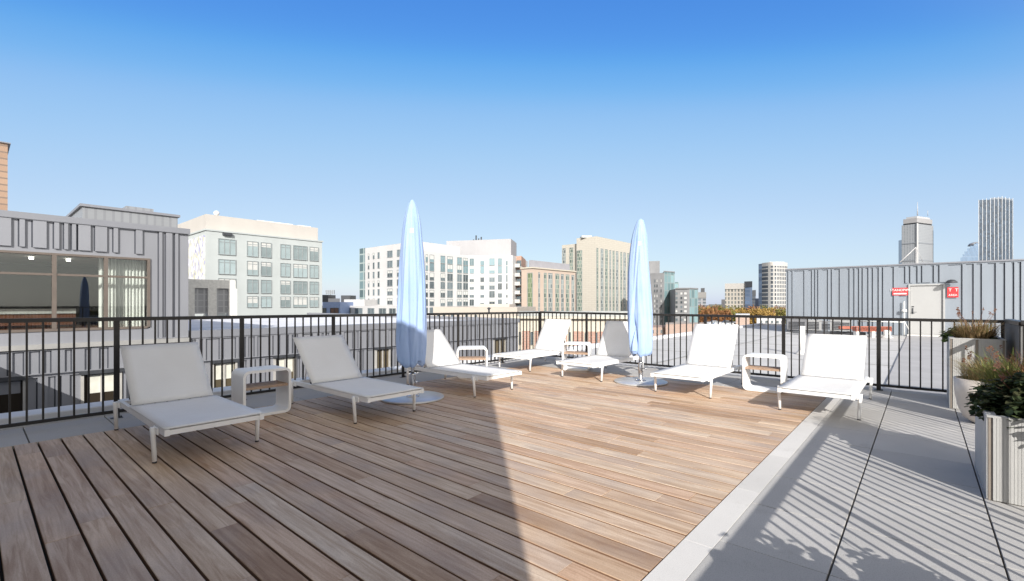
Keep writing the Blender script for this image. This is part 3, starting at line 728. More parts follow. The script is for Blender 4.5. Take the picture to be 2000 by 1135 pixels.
# things on the roof
def vent(px, ybase, ytop, r, label, name='vent_pipe'):
    d = (HC-RZ)*FPX/(ybase-HZ); p = at(px, d); h = (ybase-ytop)/FPX*d
    o = empty(name, label, 'vent pipe', (p.x, p.y, RZ), 0, 'white vent pipes on the grey roof')
    MB().lathe([(r, .0), (r, h), (r*.7, h), (r*.7, h-.03)], n=16).build('pipe', M['pipe'], o)
    MB().lathe([(r*2.2, .002), (r*1.9, .03), (r*1.1, .10), (r*1.02, .12)], n=16).build('flashing', M['membrane'], o)
vent(1566, 692, 637, .078, 'tall white vent pipe on the grey roof seen through the right railing')
vent(1732, 660, 645, .10, 'short white vent pipe next to the red pipes on the roof')
vent(1600, 644, 630, .10, 'small white vent near the shed wall behind the lounger', 'vent_pipe')
def red_pipes():
    d = 19.0; a = at(1668, d); b = at(1738, d); A = math.atan2(b.y-a.y, b.x-a.x); L = (b-a).length
    o = empty('pipe_rack', 'red oxide painted steel beams on low supports in front of the shed', 'pipe rack', (a.x, a.y, RZ), A)
    q = MB(); q.box(0, L, -.1, .1, .26, .42); q.box(0, L, -.1, -.07, .24, .44); q.box(-.2, L*.8, .5, .62, .3, .42); q.build('beam', M['orange'], o)
    for s in (.1, L*.5, L-.1): MB().box(s-.06, s+.06, -.09, .09, 0, .24).build('support', M['pipe'], o)
    q = MB(); q.tube([(-.05, -.25, 0), (-.05, -.25, .66), (L+.4, -.25, .62), (L+.6, -.2, .3)], .02, 6); q.build('rail', M['pipe'], o)
red_pipes()
def unit(px, d, w, dp, h, label, seed):
    p = at(px, d); o = empty('roof_unit', label, 'air conditioner', (p.x, p.y, RZ), 0, 'air conditioning units along the shed')
    q = MB(); q.box(-w/2, w/2, 0, dp, .12, h); q.box(-w/2-.02, w/2+.02, -.02, dp+.02, h, h+.05); q.build('casing', plain('unit_grey_%d' % seed, (.34, .345, .35) if seed % 2 else (.18, .185, .2), .5), o)
    g = MB()
    for k in range(int((h-.2)/.07)): g.box(-w/2+.07, w/2-.07, -.018, -.001, .17+k*.07, .17+k*.07+.045)
    g.build('grille', M['dark'], o)
    f = MB(); f.box(-w/2+.03, -w/2+.12, .02, dp-.02, 0, .12); f.box(w/2-.12, w/2-.03, .02, dp-.02, 0, .12); f.build('feet', M['dark'], o)
lab = ['leftmost pale air conditioner by the shed corner', 'second air conditioner from the shed corner, behind the lounger', 'third air conditioner from the shed corner', 'fourth air conditioner, left of the red beams', 'air conditioner behind the red beams', 'air conditioner between the red beams and the shed door']
for i, (px, d, w_, h_) in enumerate([(1556, 22.3, .8, .62), (1581, 22.0, .9, .55), (1612, 21.8, 1.1, .5), (1642, 21.4, .8, .62), (1690, 21.5, 1.2, .75), (1748, 20.6, .9, .68)]):
    unit(px, d, w_, .6, h_, lab[i], i)
p0 = at(1548, 20.8); p1 = at(1690, 19.6); A = math.atan2(p1.y-p0.y, p1.x-p0.x); L = (p1-p0).length
o = empty('cable_tray', 'long dark low duct running in front of the air conditioners on the roof', 'duct', (p0.x, p0.y, RZ), A)
MB().box(0, L, -.10, .10, .05, .17).build('tray', M['dark'], o)
q = MB(); [q.box(s-.05, s+.05, -.12, .12, 0, .05) for s in [.3+.9*k for k in range(int(L/.9))]]; q.build('block', M['pipe'], o)

# ------------------------------------------------------------------ near neighbour on the left: clad block with the wide window + lower wing
NX = -18.0
def onN(px): return on_line(px, (NX, 0), (0, 1)).y
ZT = 3.60; YE = onN(368)
wy0, wy1, wz0, wz1 = -6.0, onN(293), .50, 2.60
root = empty('clad_building', 'grey metal clad building with a wide window and white curtain on the left', 'building', (0, 0, 0))
w = MB(); X1 = NX-14
w.box(X1, NX, wy1, YE, GZ, ZT); w.box(X1, NX, -8, wy1, wz1, ZT); w.box(X1, NX, -8, wy1, GZ, wz0-.05); w.box(X1, NX-6, -8, wy1, wz0-.05, wz1)
w.build('wall', M['clad'], root)
ledge = -.02
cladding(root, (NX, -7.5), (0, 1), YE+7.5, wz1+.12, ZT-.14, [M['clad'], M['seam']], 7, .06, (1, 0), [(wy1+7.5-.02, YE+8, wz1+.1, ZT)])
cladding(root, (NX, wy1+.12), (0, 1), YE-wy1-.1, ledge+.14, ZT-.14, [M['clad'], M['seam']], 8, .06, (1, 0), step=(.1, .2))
MB().box(NX-.2, NX+.09, -8, YE+.03, ZT-.14, ZT+.03).build('roof_trim', M['clad_trim'], root)
MB().box(NX+.001, NX+.12, -8, YE+.02, ledge, ledge+.13).build('ledge', plain('ledge_pale', (.30, .30, .295), .6), root)
# window with mullions, glass, curtain and room
wn_ = MB(); my = [onN(-14), onN(106), onN(207)]
wn_.box(NX-.08, NX+.045, wy1-.07, wy1, wz0, wz1); wn_.box(NX-.08, NX+.03, wy0, wy1-.07, wz1-.06, wz1); wn_.box(NX-.08, NX+.03, wy0, wy1-.07, wz0-.05, wz0+.02)
wn_.box(NX-.075, NX+.02, wy0, wy1-.07, wz1-.62, wz1-.56)
for m_ in my: wn_.box(NX-.085, NX+.035, m_-.045, m_+.045, wz0+.02, wz1-.06)
win = wn_.build('window', M['frame'], root)
MB().box(NX-.045, NX-.035, wy0, wy1-.07, wz0+.02, wz1-.06).build('pane', M['glass'], win)
cu = MB(); rg = []
for i in range(2):
    z = wz0-.04 if i == 0 else wz1-.02
    rg.append([(NX-.45+.05*math.sin(k*.9)+.02*math.sin(k*2.3), wy1-.05-(wy1-.05-my[2]+.1)*k/90, z) for k in range(91)])
cu.rings(rg, 0, True, False, False); cu.build('curtain', M['curtain'], root)
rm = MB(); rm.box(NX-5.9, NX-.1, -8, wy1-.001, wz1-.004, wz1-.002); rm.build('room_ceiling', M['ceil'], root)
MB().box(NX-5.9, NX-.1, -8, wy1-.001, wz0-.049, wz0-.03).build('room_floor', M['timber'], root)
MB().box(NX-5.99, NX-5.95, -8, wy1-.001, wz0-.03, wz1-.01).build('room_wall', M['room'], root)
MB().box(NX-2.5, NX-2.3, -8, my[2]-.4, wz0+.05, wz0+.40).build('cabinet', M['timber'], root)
MB().box(NX-2.55, NX-2.25, -8, my[2]-.4, wz0+.40, wz0+.55).build('counter', M['ceil'], root)
for yy in (-.9, .35, 1.2, 2.0): MB().lathe([(.05, wz1-.02), (.05, wz1-.08)], NX-1.8, yy, 12).build('downlight', M['lamp'], root)
# wall panels below the ledge (paler), their own ribs, lower windows
lz0, lz1 = -1.05, ledge-.02
YW = onN(1012)
root2 = empty('clad_wing', 'long low wing with pale grey ribbed cladding behind the left railing', 'building', (0, 0, 0))
zt2 = .33
w = MB(); w.box(NX-26, NX-.001, YE+.01, YW, GZ, zt2-.25); w.build('wall', M['clad'], root2)
MB().box(NX-25.7, NX-.3, YE+.03, YW-.3, zt2-.245, zt2-.18).build('roof', M['membrane_w'], root2)
tr = MB(); tr.box(NX-.28, NX+.08, YE+.04, YW+.06, zt2-.245, zt2-.002); tr.box(NX-26, NX-.281, YW-.28, YW+.06, zt2-.245, zt2-.002); tr.build('roof_trim', M['clad_trim'], root2)
lowwin = [(onN(-60), onN(44)), (onN(163), onN(232)), (onN(416), onN(458)), (onN(537), onN(573)), (onN(734), onN(758)), (onN(965), onN(985))]
cladding(root2, (NX, YE+.1), (0, 1), YW-YE-.2, -.70, zt2-.27, [M['clad'], M['seam']], 13, .05, (1, 0))
cladding(root, (NX, -7.5), (0, 1), YE+7.5, -.70, ledge-.03, [M['clad'], M['seam']], 12, .05, (1, 0))
cladding(root, (NX, -7.5), (0, 1), YE+7.5, -6, -.76, [M['clad'], M['seam']], 15, .05, (1, 0), [(a+7.5-.08, b+7.5+.08, -2.6, -.6) for a, b in lowwin[:2]])
cladding(root2, (NX, YE+.1), (0, 1), YW-YE-.2, -6, -.76, [M['clad'], M['seam']], 16, .05, (1, 0), [(a-YE-.18, b-YE-.02, -2.6, -.6) for a, b in lowwin[2:]])
for i, (a, b) in enumerate(lowwin):
    pr = root if i < 2 else root2
    f_ = MB(); f_.box(NX+.001, NX+.10, a-.06, a, -2.5, -.80); f_.box(NX+.001, NX+.10, b, b+.06, -2.5, -.80); f_.box(NX+.001, NX+.16, a-.1, b+.1, -.80, -.70, 1); f_.box(NX+.025, NX+.06, (a+b)/2-.03, (a+b)/2+.03, -2.5, -.80)
    f_.box(NX+.001, NX+.12, a-.1, b+.1, -2.58, -2.5)
    fo = f_.build('window', [plain('lower_frame_%d' % i, (.40, .39, .37), .5), M['dark']], pr)
    MB().box(NX+.002, NX+.02, a, b, -2.5, -.80).build('pane', glass_mat('lower_glass_%d' % i, (.035, .028, .02) if i in (0, 1) else (.09, .075, .05), .05, .4, spec=.4), fo)
    if i in (1, 2, 3): MB().box(NX+.021, NX+.024, a+.12*(b-a), b-.04, -1.36, -.83).build('blind', plain('pale_blind_%d' % i, (.62, .62, .55), .8), fo)
    if i == 0: MB().box(NX+.021, NX+.024, a+.03, b-.04, -1.15, -.83).build('blind', M['clad_trim'], fo)
for pr, ya, yb in ((root, -7.5, YE), (root2, YE+.01, YW)):
    MB().box(NX+.001, NX+.03, ya, yb, -.745, -.715).build('panel_joint', M['seam'], pr)

# brown boarded tower at far left edge
P = on_line(15, (-34, 0), (0, 1)); root = empty('timber_tower', 'orange brown boarded tower cut by the left edge of the view', 'building')
MB().prism([(-34, P.y), (-34, P.y-9), (-44, P.y-9), (-44, P.y)], GZ, zof(P, 281)).build('wall', brick_mat('boards', (.36, .25, .18), (.31, .21, .15), (.20, .15, .12), 40, .32), root)
MB().prism([(-33.9, P.y+.1), (-33.9, P.y-9), (-44.1, P.y-9), (-44.1, P.y+.1)], zof(P, 281), zof(P, 279)).build('roof_trim', M['clad_trim'], root)

# pale ribbed plant room behind
P = on_line(161, (-62, 0), (0, 1)); Q = on_line(347, (-62, 0), (0, 1)); zt_ = zof(P, 403)
root = empty('ribbed_plant_block', 'pale grey ribbed box building rising behind the clad roof on the left', 'building')
ribm = facade_grid('ribbed_grey', (.21, .22, .24), (.25, .265, .285), .45, 30, .07, var=.03)
MB().prism([(-62, P.y), (-62, Q.y), (-84, Q.y), (-84, P.y)], GZ, zt_).build('wall', ribm, root)
MB().prism([(-61.8, P.y-.2), (-61.8, Q.y+.2), (-84, Q.y+.2), (-84, P.y-.2)], zt_, zt_+.25).build('roof_trim', M['clad_trim'], root)
a, b_ = on_line(246, (-66, 0), (0, 1)), on_line(300, (-66, 0), (0, 1))
MB().prism([(-66, a.y), (-66, b_.y), (-74, b_.y), (-74, a.y)], zt_+.25, zof(a, 402)).build('roof_box', ribm, root)

# ------------------------------------------------------------------ facade helper for city buildings
class Wall:
    def __init__(s, P, Q):
        s.P = Vector((P[0], P[1], 0)); s.Q = Vector((Q[0], Q[1], 0)); s.u = (s.Q-s.P).normalized()
        n = Vector((s.u.y, -s.u.x, 0)); s.n = n if n.dot(-s.P) > 0 else -n
        s.ang = math.atan2(s.u.y, s.u.x)
    def hit(s, px): return on_line(px, s.P, s.u)
    def s(s_, px): return (s_.hit(px)-s_.P).dot(s_.u)
def window(parent, W, px0, px1, z0, z1, glass, frame, mull=1, blind=0, tr=True, name='window'):
    a, b = W.s(px0), W.s(px1); sd = 1 if Vector((-W.u.y, W.u.x, 0)).dot(W.n) > 0 else -1
    w = b-a; h = z1-z0; t = min(.12, w*.06)
    q = MB(); q.box(0, w, 0, sd*.05, 0, h, 0)
    q.box(-t, 0, 0, sd*.16, -t, h+t, 1); q.box(w, w+t, 0, sd*.16, -t, h+t, 1); q.box(0, w, 0, sd*.16, h, h+t, 1); q.box(0, w, 0, sd*.20, -t, 0, 1)
    for k in range(mull): c = w*(k+1)/(mull+1); q.box(c-t*.5, c+t*.5, sd*.051, sd*.12, 0, h, 1)
    if tr: q.box(0, w, sd*.052, sd*.11, h*.80, h*.80+t*.8, 1)
    if blind: q.box(t*.3, w-t*.3, sd*.055, sd*.07, h*(1-blind), h*.995, 2)
    o = q.build(name, [glass, frame, M['blind']], parent, (W.P.x+W.u.x*a, W.P.y+W.u.y*a, z0), W.ang)
    return o
VY = (0, 1); VX = (1, 0)

# ---- pale office block (six window columns)
root = empty('pale_office_block', 'pale grey five storey block with six columns of windows and a cream upper box', 'building')
Wa = Wall(on_line(402, (-100, 0), VY), on_line(629, (-100, 0), VY)); ztA = zof(Wa.P, 450)
mA = streaky('pale_render', (.41, .445, .45), .8, 0, .05, (.3, .3, .08)); mA2 = streaky('cream_render', (.46, .44, .415), .8, 0, .04, (.3, .3, .08))
MB().prism([Wa.P, Wa.Q, (-126, Wa.Q.y), (-126, Wa.P.y)], GZ, ztA).build('wall', mA, root)
MB().prism([(-99.8, Wa.P.y-.2), (-99.8, Wa.Q.y+.2), (-126, Wa.Q.y+.2), (-126, Wa.P.y-.2)], ztA, ztA+.3).build('parapet', mA, root)
a, b_ = on_line(402, (-102, 0), VY), on_line(621, (-102, 0), VY)
MB().prism([(-102, a.y), (-102, b_.y), (-130, b_.y), (-130, a.y)], ztA+.3, zof(a, 418)).build('roof_box', mA2, root)
zr = zof(a, 418)
for (p0, p1) in ((503, 545), (545, 572), (583, 607)):
    c, d = on_line(p0, (-104, 0), VY), on_line(p1, (-104, 0), VY)
    MB().prism([(-104, c.y), (-104, d.y), (-106, d.y), (-106, c.y)], zr, zr+.45).build('skylight', M['pipe'], root)
MB().lathe([(.1, zr), (.45, zr+.3), (.55, zr+.6), (.35, zr+.95), (.05, zr+1.05)], -103, on_line(423, (-103, 0), VY).y, 12).build('dish', M['pipe'], root)
c = on_line(443, (-100, 0), VY); MB().box(-99.9, -99.4, c.y-.8, c.y+.8, ztA-.6, ztA-.1).build('wall_vent', M['dark'], root)
# end wall with the mosaic pattern
m, nt, b = new_mat('mosaic_panel'); co = objco(nt)
mp = node(nt, 'ShaderNodeMapping'); mp.inputs['Scale'].default_value = (1, 1, .6); nt.links.new(co, mp.inputs[0])
vo = node(nt, 'ShaderNodeTexVoronoi'); vo.inputs['Scale'].default_value = 2.2; nt.links.new(mp.outputs[0], vo.inputs['Vector'])
nt.links.new(ramp(nt, vo.outputs['Color'], [(.2, (.30, .30, .46)), (.4, (.68, .68, .66)), (.6, (.45, .45, .32)), (.8, (.72, .72, .78))]), b.inputs['Base Color'])
Wm = Wall(Wa.P, (Wa.P.x-14, Wa.P.y))
MB().box(-126.1, -100.5, Wa.P.y-.25, Wa.P.y-.001, zof(Wa.P, 552), ztA-.9).build('mosaic', m, root)
# mosaic return on the front
colsA = [(427, 459, 2), (483, 503, 1), (510, 529, 1), (548, 566, 1), (573, 599, 2), (605, 621, 1)]
rowsA = [(468, 497), (508, 535), (545, 571), (579, 600)]
rb = random.Random(3)
gA = glass_mat('blue_grey_glass', (.25, .31, .325), .2, .3, spec=.5)
ref = Wa.hit(443)
for ri, (y0, y1) in enumerate(rowsA):
    z1, z0 = zof(ref, y0), zof(ref, y1)
    for (p0, p1, mu) in colsA:
        if p0 == 427 and ri > 2: continue
        window(root, Wa, p0, p1, z0, z1, gA, M['fr_light'], mu, rb.choice([0, 0, 0, 0, .3, .62, .8]))
Wf = Wall(on_line(366, (-70, 0), VY), on_line(460, (-70, 0), VY))
root = empty('white_frame_structure', 'white concrete frame with grey mesh bays before the pale office block', 'building')
zt_, zb = zof(Wf.P, 545), zof(Wf.P, 604)
q = MB(); sP = [0, Wf.s(415), (Wf.Q-Wf.P).length]
T = Matrix.Translation((Wf.P.x, Wf.P.y, 0)) @ Matrix.Rotation(Wf.ang, 4, 'Z')
q.box(0, sP[2], 0, 1.2, zt_-1.1, zt_, 0, T)
for s_ in (.3, sP[1], sP[2]-.3): q.box(s_-.5, s_+.5, 0, 1.0, zb-2, zt_-1.1, 0, T)
q.box(0, sP[2], 0, 1.0, zb-4, zb-2, 0, T)
q.build('frame', plain('white_concrete', (.74, .74, .71), .7), root)
for a, b_ in ((.8, sP[1]-.5), (sP[1]+.5, sP[2]-.8)):
    q = MB(); q.box(a, b_, .4, .5, zb-.6, zt_-1.1, 0, T); q.build('mesh_screen', facade_grid('mesh_grey', (.45, .46, .48), (.32, .33, .35), .5, .8, .06, var=.1), root)
q = MB(); q.box(-6, sP[2]+4, 3, 9, GZ, zb-1.2, 0, T); q.build('base', M['membrane_w'], root)

# ---- white apartment block
root = empty('white_apartment_block', 'long folded white apartment block with many square windows behind the left umbrella', 'building')
mB = streaky('white_panels', (.52, .52, .525), .6, 0, .04, (.2, .2, .05))
PB0 = at(713, 160); PB1 = on_line(829, PB0, VX); PB2 = on_line(915, PB1, VY); PB3 = at(1001, 152)
ztB = zof(PB0, 485); zt2B = zof(PB1, 490)
PBa = on_line(814, PB0, VX)
MB().prism([PB0, PBa, (PBa.x-.5, PBa.y+18), (PB0.x, PB0.y+18)], GZ, ztB).build('wall', mB, root)
MB().prism([(PBa.x+.01, PB1.y), PB1, PB2, PB3, (PB3.x-10, PB3.y+20), (PBa.x+.01, PB2.y+20)], GZ, zt2B).build('wall', mB, root)
a, b_ = at(872, 168), at(998, 162); MB().prism([a, b_, (b_.x-6, b_.y+10), (a.x-6, a.y+10)], zt2B, zof(a, 471)).build('roof_box', streaky('grey_white', (.36, .36, .375), .7, 0, .04), root)
a, b_ = at(832, 160), at(872, 164); MB().prism([a, b_, (b_.x-6, b_.y+10), (a.x-6, a.y+10)], zt2B, zof(a, 483)).build('roof_box', mB, root)
q = MB()
for px, hh in ((930, 460), (935, 466), (940, 463), (925, 468)):
    a = at(px, 166); q.tube([(a.x, a.y, zof(a, 473)), (a.x, a.y, zof(a, hh))], .25, 5)
q.build('antenna', M['dark'], root)
q = MB(); a, b_ = at(702, 163), at(712.5, 160.5); q.prism([a, b_, (b_.x-8, b_.y+8), (a.x-8, a.y+8)], zof(a, 592), zof(a, 486)); q.build('glass_bay', facade_grid('bay_glass', (.34, .41, .41), (.14, .21, .23), 2.2, 3.0, .22), root)
W1 = Wall(PB0, PB1); ref = W1.hit(762)
rowsB = [(490.5, 502), (510, 522), (529, 541), (547, 558.5), (564.5, 576), (583, 594)]
for (y0, y1) in rowsB:
    z1, z0 = zof(ref, y0), zof(ref, y1)
    for (c_, hw, mu) in ((720.5, 1.2, 0), (730.3, 1.4, 0), (740, 1.7, 0), (762, 4.8, 1), (780.5, 4.3, 1)):
        window(root, W1, c_-hw, c_+hw, z0, z1, M['glassfar'], M['fr_light'], mu, rb.choice([0, 0, 0, .4]), False)
W2 = Wall(PB1, PB2); W3 = Wall(PB2, PB3); ref = W2.hit(842)
rowsB2 = [(498, 512), (514, 529), (533, 547), (550.5, 563), (567, 580), (584.5, 597), (601, 611)]
for ri, (y0, y1) in enumerate(rowsB2):
    z1, z0 = zof(ref, y0), zof(ref, y1)
    for W, c_, hw, mu in ((W2, 833, 2, 0), (W2, 843, 4, 0), (W2, 864.5, 4, 1), (W2, 878.5, 5, 1), (W2, 897, 4.2, 1), (W2, 909, 4.4, 1), (W3, 921.5, 4, 1), (W3, 942, 3.5, 0), (W3, 961, 5, 1), (W3, 976.5, 3.6, 1), (W3, 990, 1.4, 0)):
        if ri == 6 and c_ > 860: continue
        window(root, W, c_-hw, c_+hw, z0, z1, M['glassteal'] if ri < 2 else M['glassfar'], M['fr_light'], mu, rb.choice([0, 0, .35, .6]), False)
# podium with a row of windows
root = empty('white_podium', 'low white podium with a row of wide windows at the foot of the apartment block', 'building')
Pp, Qq = at(664, 148), at(790, 132); Wp = Wall(Pp, Qq)
MB().prism([Pp, Qq, (Qq.x-12, Qq.y+14), (Pp.x-12, Pp.y+14)], GZ, zof(Pp, 597)).build('wall', mB, root)
a, b_ = at(672, 150), at(712, 146); MB().prism([a, b_, (b_.x-6, b_.y+10), (a.x-6, a.y+10)], zof(a, 598), zof(a, 585)).build('roof_box', mB, root)
for (p0, p1) in ((671, 685), (694, 708), (719, 731), (741, 754), (761, 773)):
    window(root, Wp, p0, p1, zof(Pp, 611.5), zof(Pp, 602), M['glassfar'], M['fr_light'], 1, 0, False)
root = empty('blue_house', 'small blue walled building with a dark roof box right of the pale office block', 'building')
Pp, Qq = at(630, 140), at(664.5, 138); Wp = Wall(Pp, Qq)
MB().prism([Pp, Qq, (Qq.x-8, Qq.y+10), (Pp.x-8, Pp.y+10)], GZ, zof(Pp, 590)).build('wall', plain('blue_render', (.22, .30, .50), .7), root)
for k, (p0, p1, yt) in enumerate(((629.5, 641, 576),)): 
    a, b_ = at(p0, 141), at(p1, 141); MB().prism([a, b_, (b_.x-3, b_.y+4), (a.x-3, a.y+4)], zof(a, 590), zof(a, yt)).build('roof_box', M['dark'], root)
MB().prism([at(641, 141), at(664, 141), at(664, 146), at(641, 146)], zof(at(641, 141), 590), zof(at(641, 141), 583)).build('roof_box', mB, root)
window(root, Wp, 646, 661, zof(Pp, 611), zof(Pp, 602), plain('rust_glass', (.09, .04, .03), .3), M['dark'], 1, 0, False)
window(root, Wp, 631, 637, zof(Pp, 611), zof(Pp, 602), M['glassfar'], M['dark'], 0, 0, False)
root = empty('roof_plant_box', 'dark rooftop plant box on the low white podium', 'plant box', (0, 0, 0))
a, b_ = at(666, 152), at(683, 152); q = MB(); q.prism([a, b_, (b_.x-3, b_.y+4), (a.x-3, a.y+4)], zof(a, 598), zof(a, 577)); q.build('casing', M['dark'], root)
a = at(645, 260); root = empty('lattice_mast', 'small grey lattice sign mast beyond the blue building', 'mast', (a.x, a.y, 0), YAW)
q = MB(); q.tube([(0, 0, GZ), (0, 0, zof(a, 567))], .3, 6)
for k in range(4): q.box(-2.4, 2.4, -.3, .3, zof(a, 574)+k*.55, zof(a, 574)+k*.55+.3)
for k in range(5): q.box(-2.4+k*1.13, -2.2+k*1.13, -.25, .25, zof(a, 575), zof(a, 566.5))
q.build('mast', plain('mast_grey', (.22, .24, .26), .6), root)
# cream low building in front of the white block
root = empty('cream_low_building', 'low cream rendered building between the white apartments and the left railing', 'building')
Pp, Qq = at(846, 75), at(1010, 68)
mC = streaky('cream_peach', (.49, .445, .395), .8, 0, .05, (.3, .3, .1))
MB().prism([Pp, Qq, (Qq.x-6, Qq.y+12), (Pp.x-6, Pp.y+12)], GZ, zof(Pp, 599.5)).build('wall', mC, root)
a, b_ = at(935, 75), at(995, 73); MB().prism([a, b_, (b_.x-4, b_.y+6), (a.x-4, a.y+6)], zof(a, 599.5), zof(a, 594)).build('roof_box', mC, root)
q = MB(); a = at(955, 66); q.tube([(a.x, a.y, zof(a, 613)), (a.x, a.y, zof(a, 604))], .12, 8); q.lathe([(.2, zof(a, 604)), (.28, zof(a, 602)), (.1, zof(a, 600.5))], a.x, a.y, 10); q.build('chimney', M['dark'], root)
Wp = Wall(Pp, Qq)
for c_ in (857, 868, 884, 912, 930): window(root, Wp, c_-2.2, c_+2.2, zof(Pp, 619), zof(Pp, 614), M['glassfar'], M['fr_light'], 0, 0, False)

# ---- brick balcony tower
root = empty('brick_balcony_tower', 'narrow brown brick tower with a stack of balconies right of the white apartments', 'building')
Pp, Qq = at(1000.5, 158), at(1018.5, 156)
mBr = brick_mat('brown_brick', (.46, .27, .20), (.40, .23, .17), (.45, .36, .3), .8, .3)
MB().prism([Pp, Qq, (Qq.x-8, Qq.y+12), (Pp.x-8, Pp.y+12)], GZ, zof(Pp, 501)).build('wall', mBr, root)
for y_ in (515, 533, 550, 567, 584, 600):
    a, b_ = at(1008, 156.6), at(1019, 155.6); z = zof(a, y_+8)
    W = Wall(a, b_); T = Matrix.Translation((a.x, a.y, z)) @ Matrix.Rotation(W.ang, 4, 'Z')
    q = MB(); L = (b_-a).length; q.box(0, L, -1.4, .6, 0, .3, 0, T); q.box(0, L, -1.4, -1.3, .3, 1.2, 0, T); bal = q.build('balcony', plain('balcony_pale', (.5, .5, .48), .7), root)
    MB().box(.2, L-.2, .0, .08, .3, 2.4, 0, T).build('balcony_door', M['glassfar'], bal)

# ---- tan block with the dark mansard
def strips(root, W, cols, z0, z1, mats, sd=3):
    for k, (c_, hw) in enumerate(cols):
        window(root, W, c_-hw, c_+hw, z0, z1, mats[k % len(mats)], M['fr_light'], 0, 0, False, 'window_strip')
def strip_mat(name, c1, c2, c3, bh=3.1, seed=0):
    m, nt, b = new_mat(name); co = objco(nt); sx = node(nt, 'ShaderNodeSeparateXYZ'); nt.links.new(co, sx.inputs[0]); oi = node(nt, 'ShaderNodeObjectInfo')
    br = node(nt, 'ShaderNodeTexBrick'); cb = node(nt, 'ShaderNodeCombineXYZ'); nt.links.new(sx.outputs[0], cb.inputs[0]); nt.links.new(sx.outputs[2], cb.inputs[1])
    nt.links.new(oi.outputs['Random'], cb.inputs[2]); nt.links.new(cb.outputs[0], br.inputs['Vector'])
    br.inputs['Scale'].default_value = 1; br.inputs['Brick Width'].default_value = 1.1; br.inputs['Row Height'].default_value = bh/2; br.inputs['Mortar Size'].default_value = .14; br.inputs['Bias'].default_value = -.1
    br.inputs['Color1'].default_value = (*c1, 1); br.inputs['Color2'].default_value = (*c2, 1); br.inputs['Mortar'].default_value = (*c3, 1)
    nt.links.new(br.outputs[0], b.inputs['Base Color']); b.inputs['Roughness'].default_value = .2
    return m
sg1 = strip_mat('green_strip', (.08, .12, .105), (.27, .34, .30), (.36, .37, .32)); sg2 = strip_mat('grey_strip', (.08, .10, .11), (.34, .39, .385), (.36, .38, .365)); sg3 = strip_mat('green_glass_strip', (.11, .155, .09), (.20, .27, .16), (.27, .29, .21))
root = empty('tan_mansard_block', 'tan block with vertical window strips and a dark grey upper storey', 'building')
P1 = at(1040, 150); P0 = on_line(1018.5, P1, VX); P2 = on_line(1124, P1, VY); zt_ = zof(P1, 524)
mT = streaky('tan_stone', (.47, .385, .325), .8, 0, .05, (.2, .2, .1)); mT2 = streaky('cream_stone', (.51, .475, .40), .8, 0, .05, (.2, .2, .1))
MB().prism([P0, P1, P2, (P0.x, P2.y)], GZ, zt_).build('wall', mT, root)
a = P1+Vector((-2.5, 2.5, 0)); MB().prism([(P0.x+1, a.y), (a.x, a.y), (a.x, P2.y), (P0.x+1, P2.y)], zt_, zof(P1, 506)).build('mansard', plain('slate_grey', (.30, .30, .33), .6, 0, .08, .5), root)
MB().prism([(P0.x-.3, P1.y-.4), (P1.x+.4, P1.y-.4), (P1.x+.4, P2.y), (P0.x-.3, P2.y)], zt_, zt_+.4).build('cornice', mT2, root)
strips(root, Wall(P0, P1), [(1035.5, 4.6)], -14, zt_-1.5, [sg3])
strips(root, Wall(P1, P2), [(1052.5, 1.4), (1064.5, 2.4), (1074.5, 3.6), (1088, 3.4), (1098, 2.4), (1108, 3.0), (1118.5, 2.4)], -14, zt_-1.2, [sg2, sg1])
# ---- tall cream tower
root = empty('cream_stone_tower', 'tall cream stone tower with irregular vertical window strips left of the right umbrella', 'building')
P1 = at(1165, 200); P0 = on_line(1126, P1, VX); P2 = on_line(1262, P1, VY); zt_ = zof(P1, 461.5)
mT3 = brick_mat('cream_courses', (.49, .465, .41), (.47, .445, .39), (.43, .405, .355), 2.2, .8)
MB().prism([P0, P1, P2, (P0.x, P2.y)], GZ, zt_).build('wall', mT3, root)
Pm = on_line(1097.5, P1+Vector((0, 2.5, 0)), VX)
MB().prism([(Pm.x, Pm.y), (P0.x-.01, Pm.y), (P0.x-.01, Pm.y+20), (Pm.x, Pm.y+20)], GZ, zof(Pm, 479)).build('wall', mT3, root)
strips(root, Wall(Pm, (P0.x, Pm.y)), [(1102, 2.8), (1116, 3.2)], -4, zof(Pm, 486), [sg2, sg1])
strips(root, Wall(P0, P1), [(1132, 4.8)], -8, zt_-5.5, [sg1])
strips(root, Wall(P1, P2), [(1166.5, 1.5), (1175.5, 2.4), (1184, 2.4), (1191.5, 1.3), (1198, 1.6), (1205, 2), (1213, 1.4), (1219.5, 2.2), (1226.5, 1.4), (1234, 2.2), (1244, 2)], -16, zt_-5.0, [sg1, sg2])
q = MB(); a = at(1136, 203); b_ = at(1156, 203); q.prism([a, b_, (b_.x-5, b_.y+6), (a.x-5, a.y+6)], zt_-.1, zt_+.7); q.build('roof_box', plain('grey_box', (.5, .52, .52)), root)

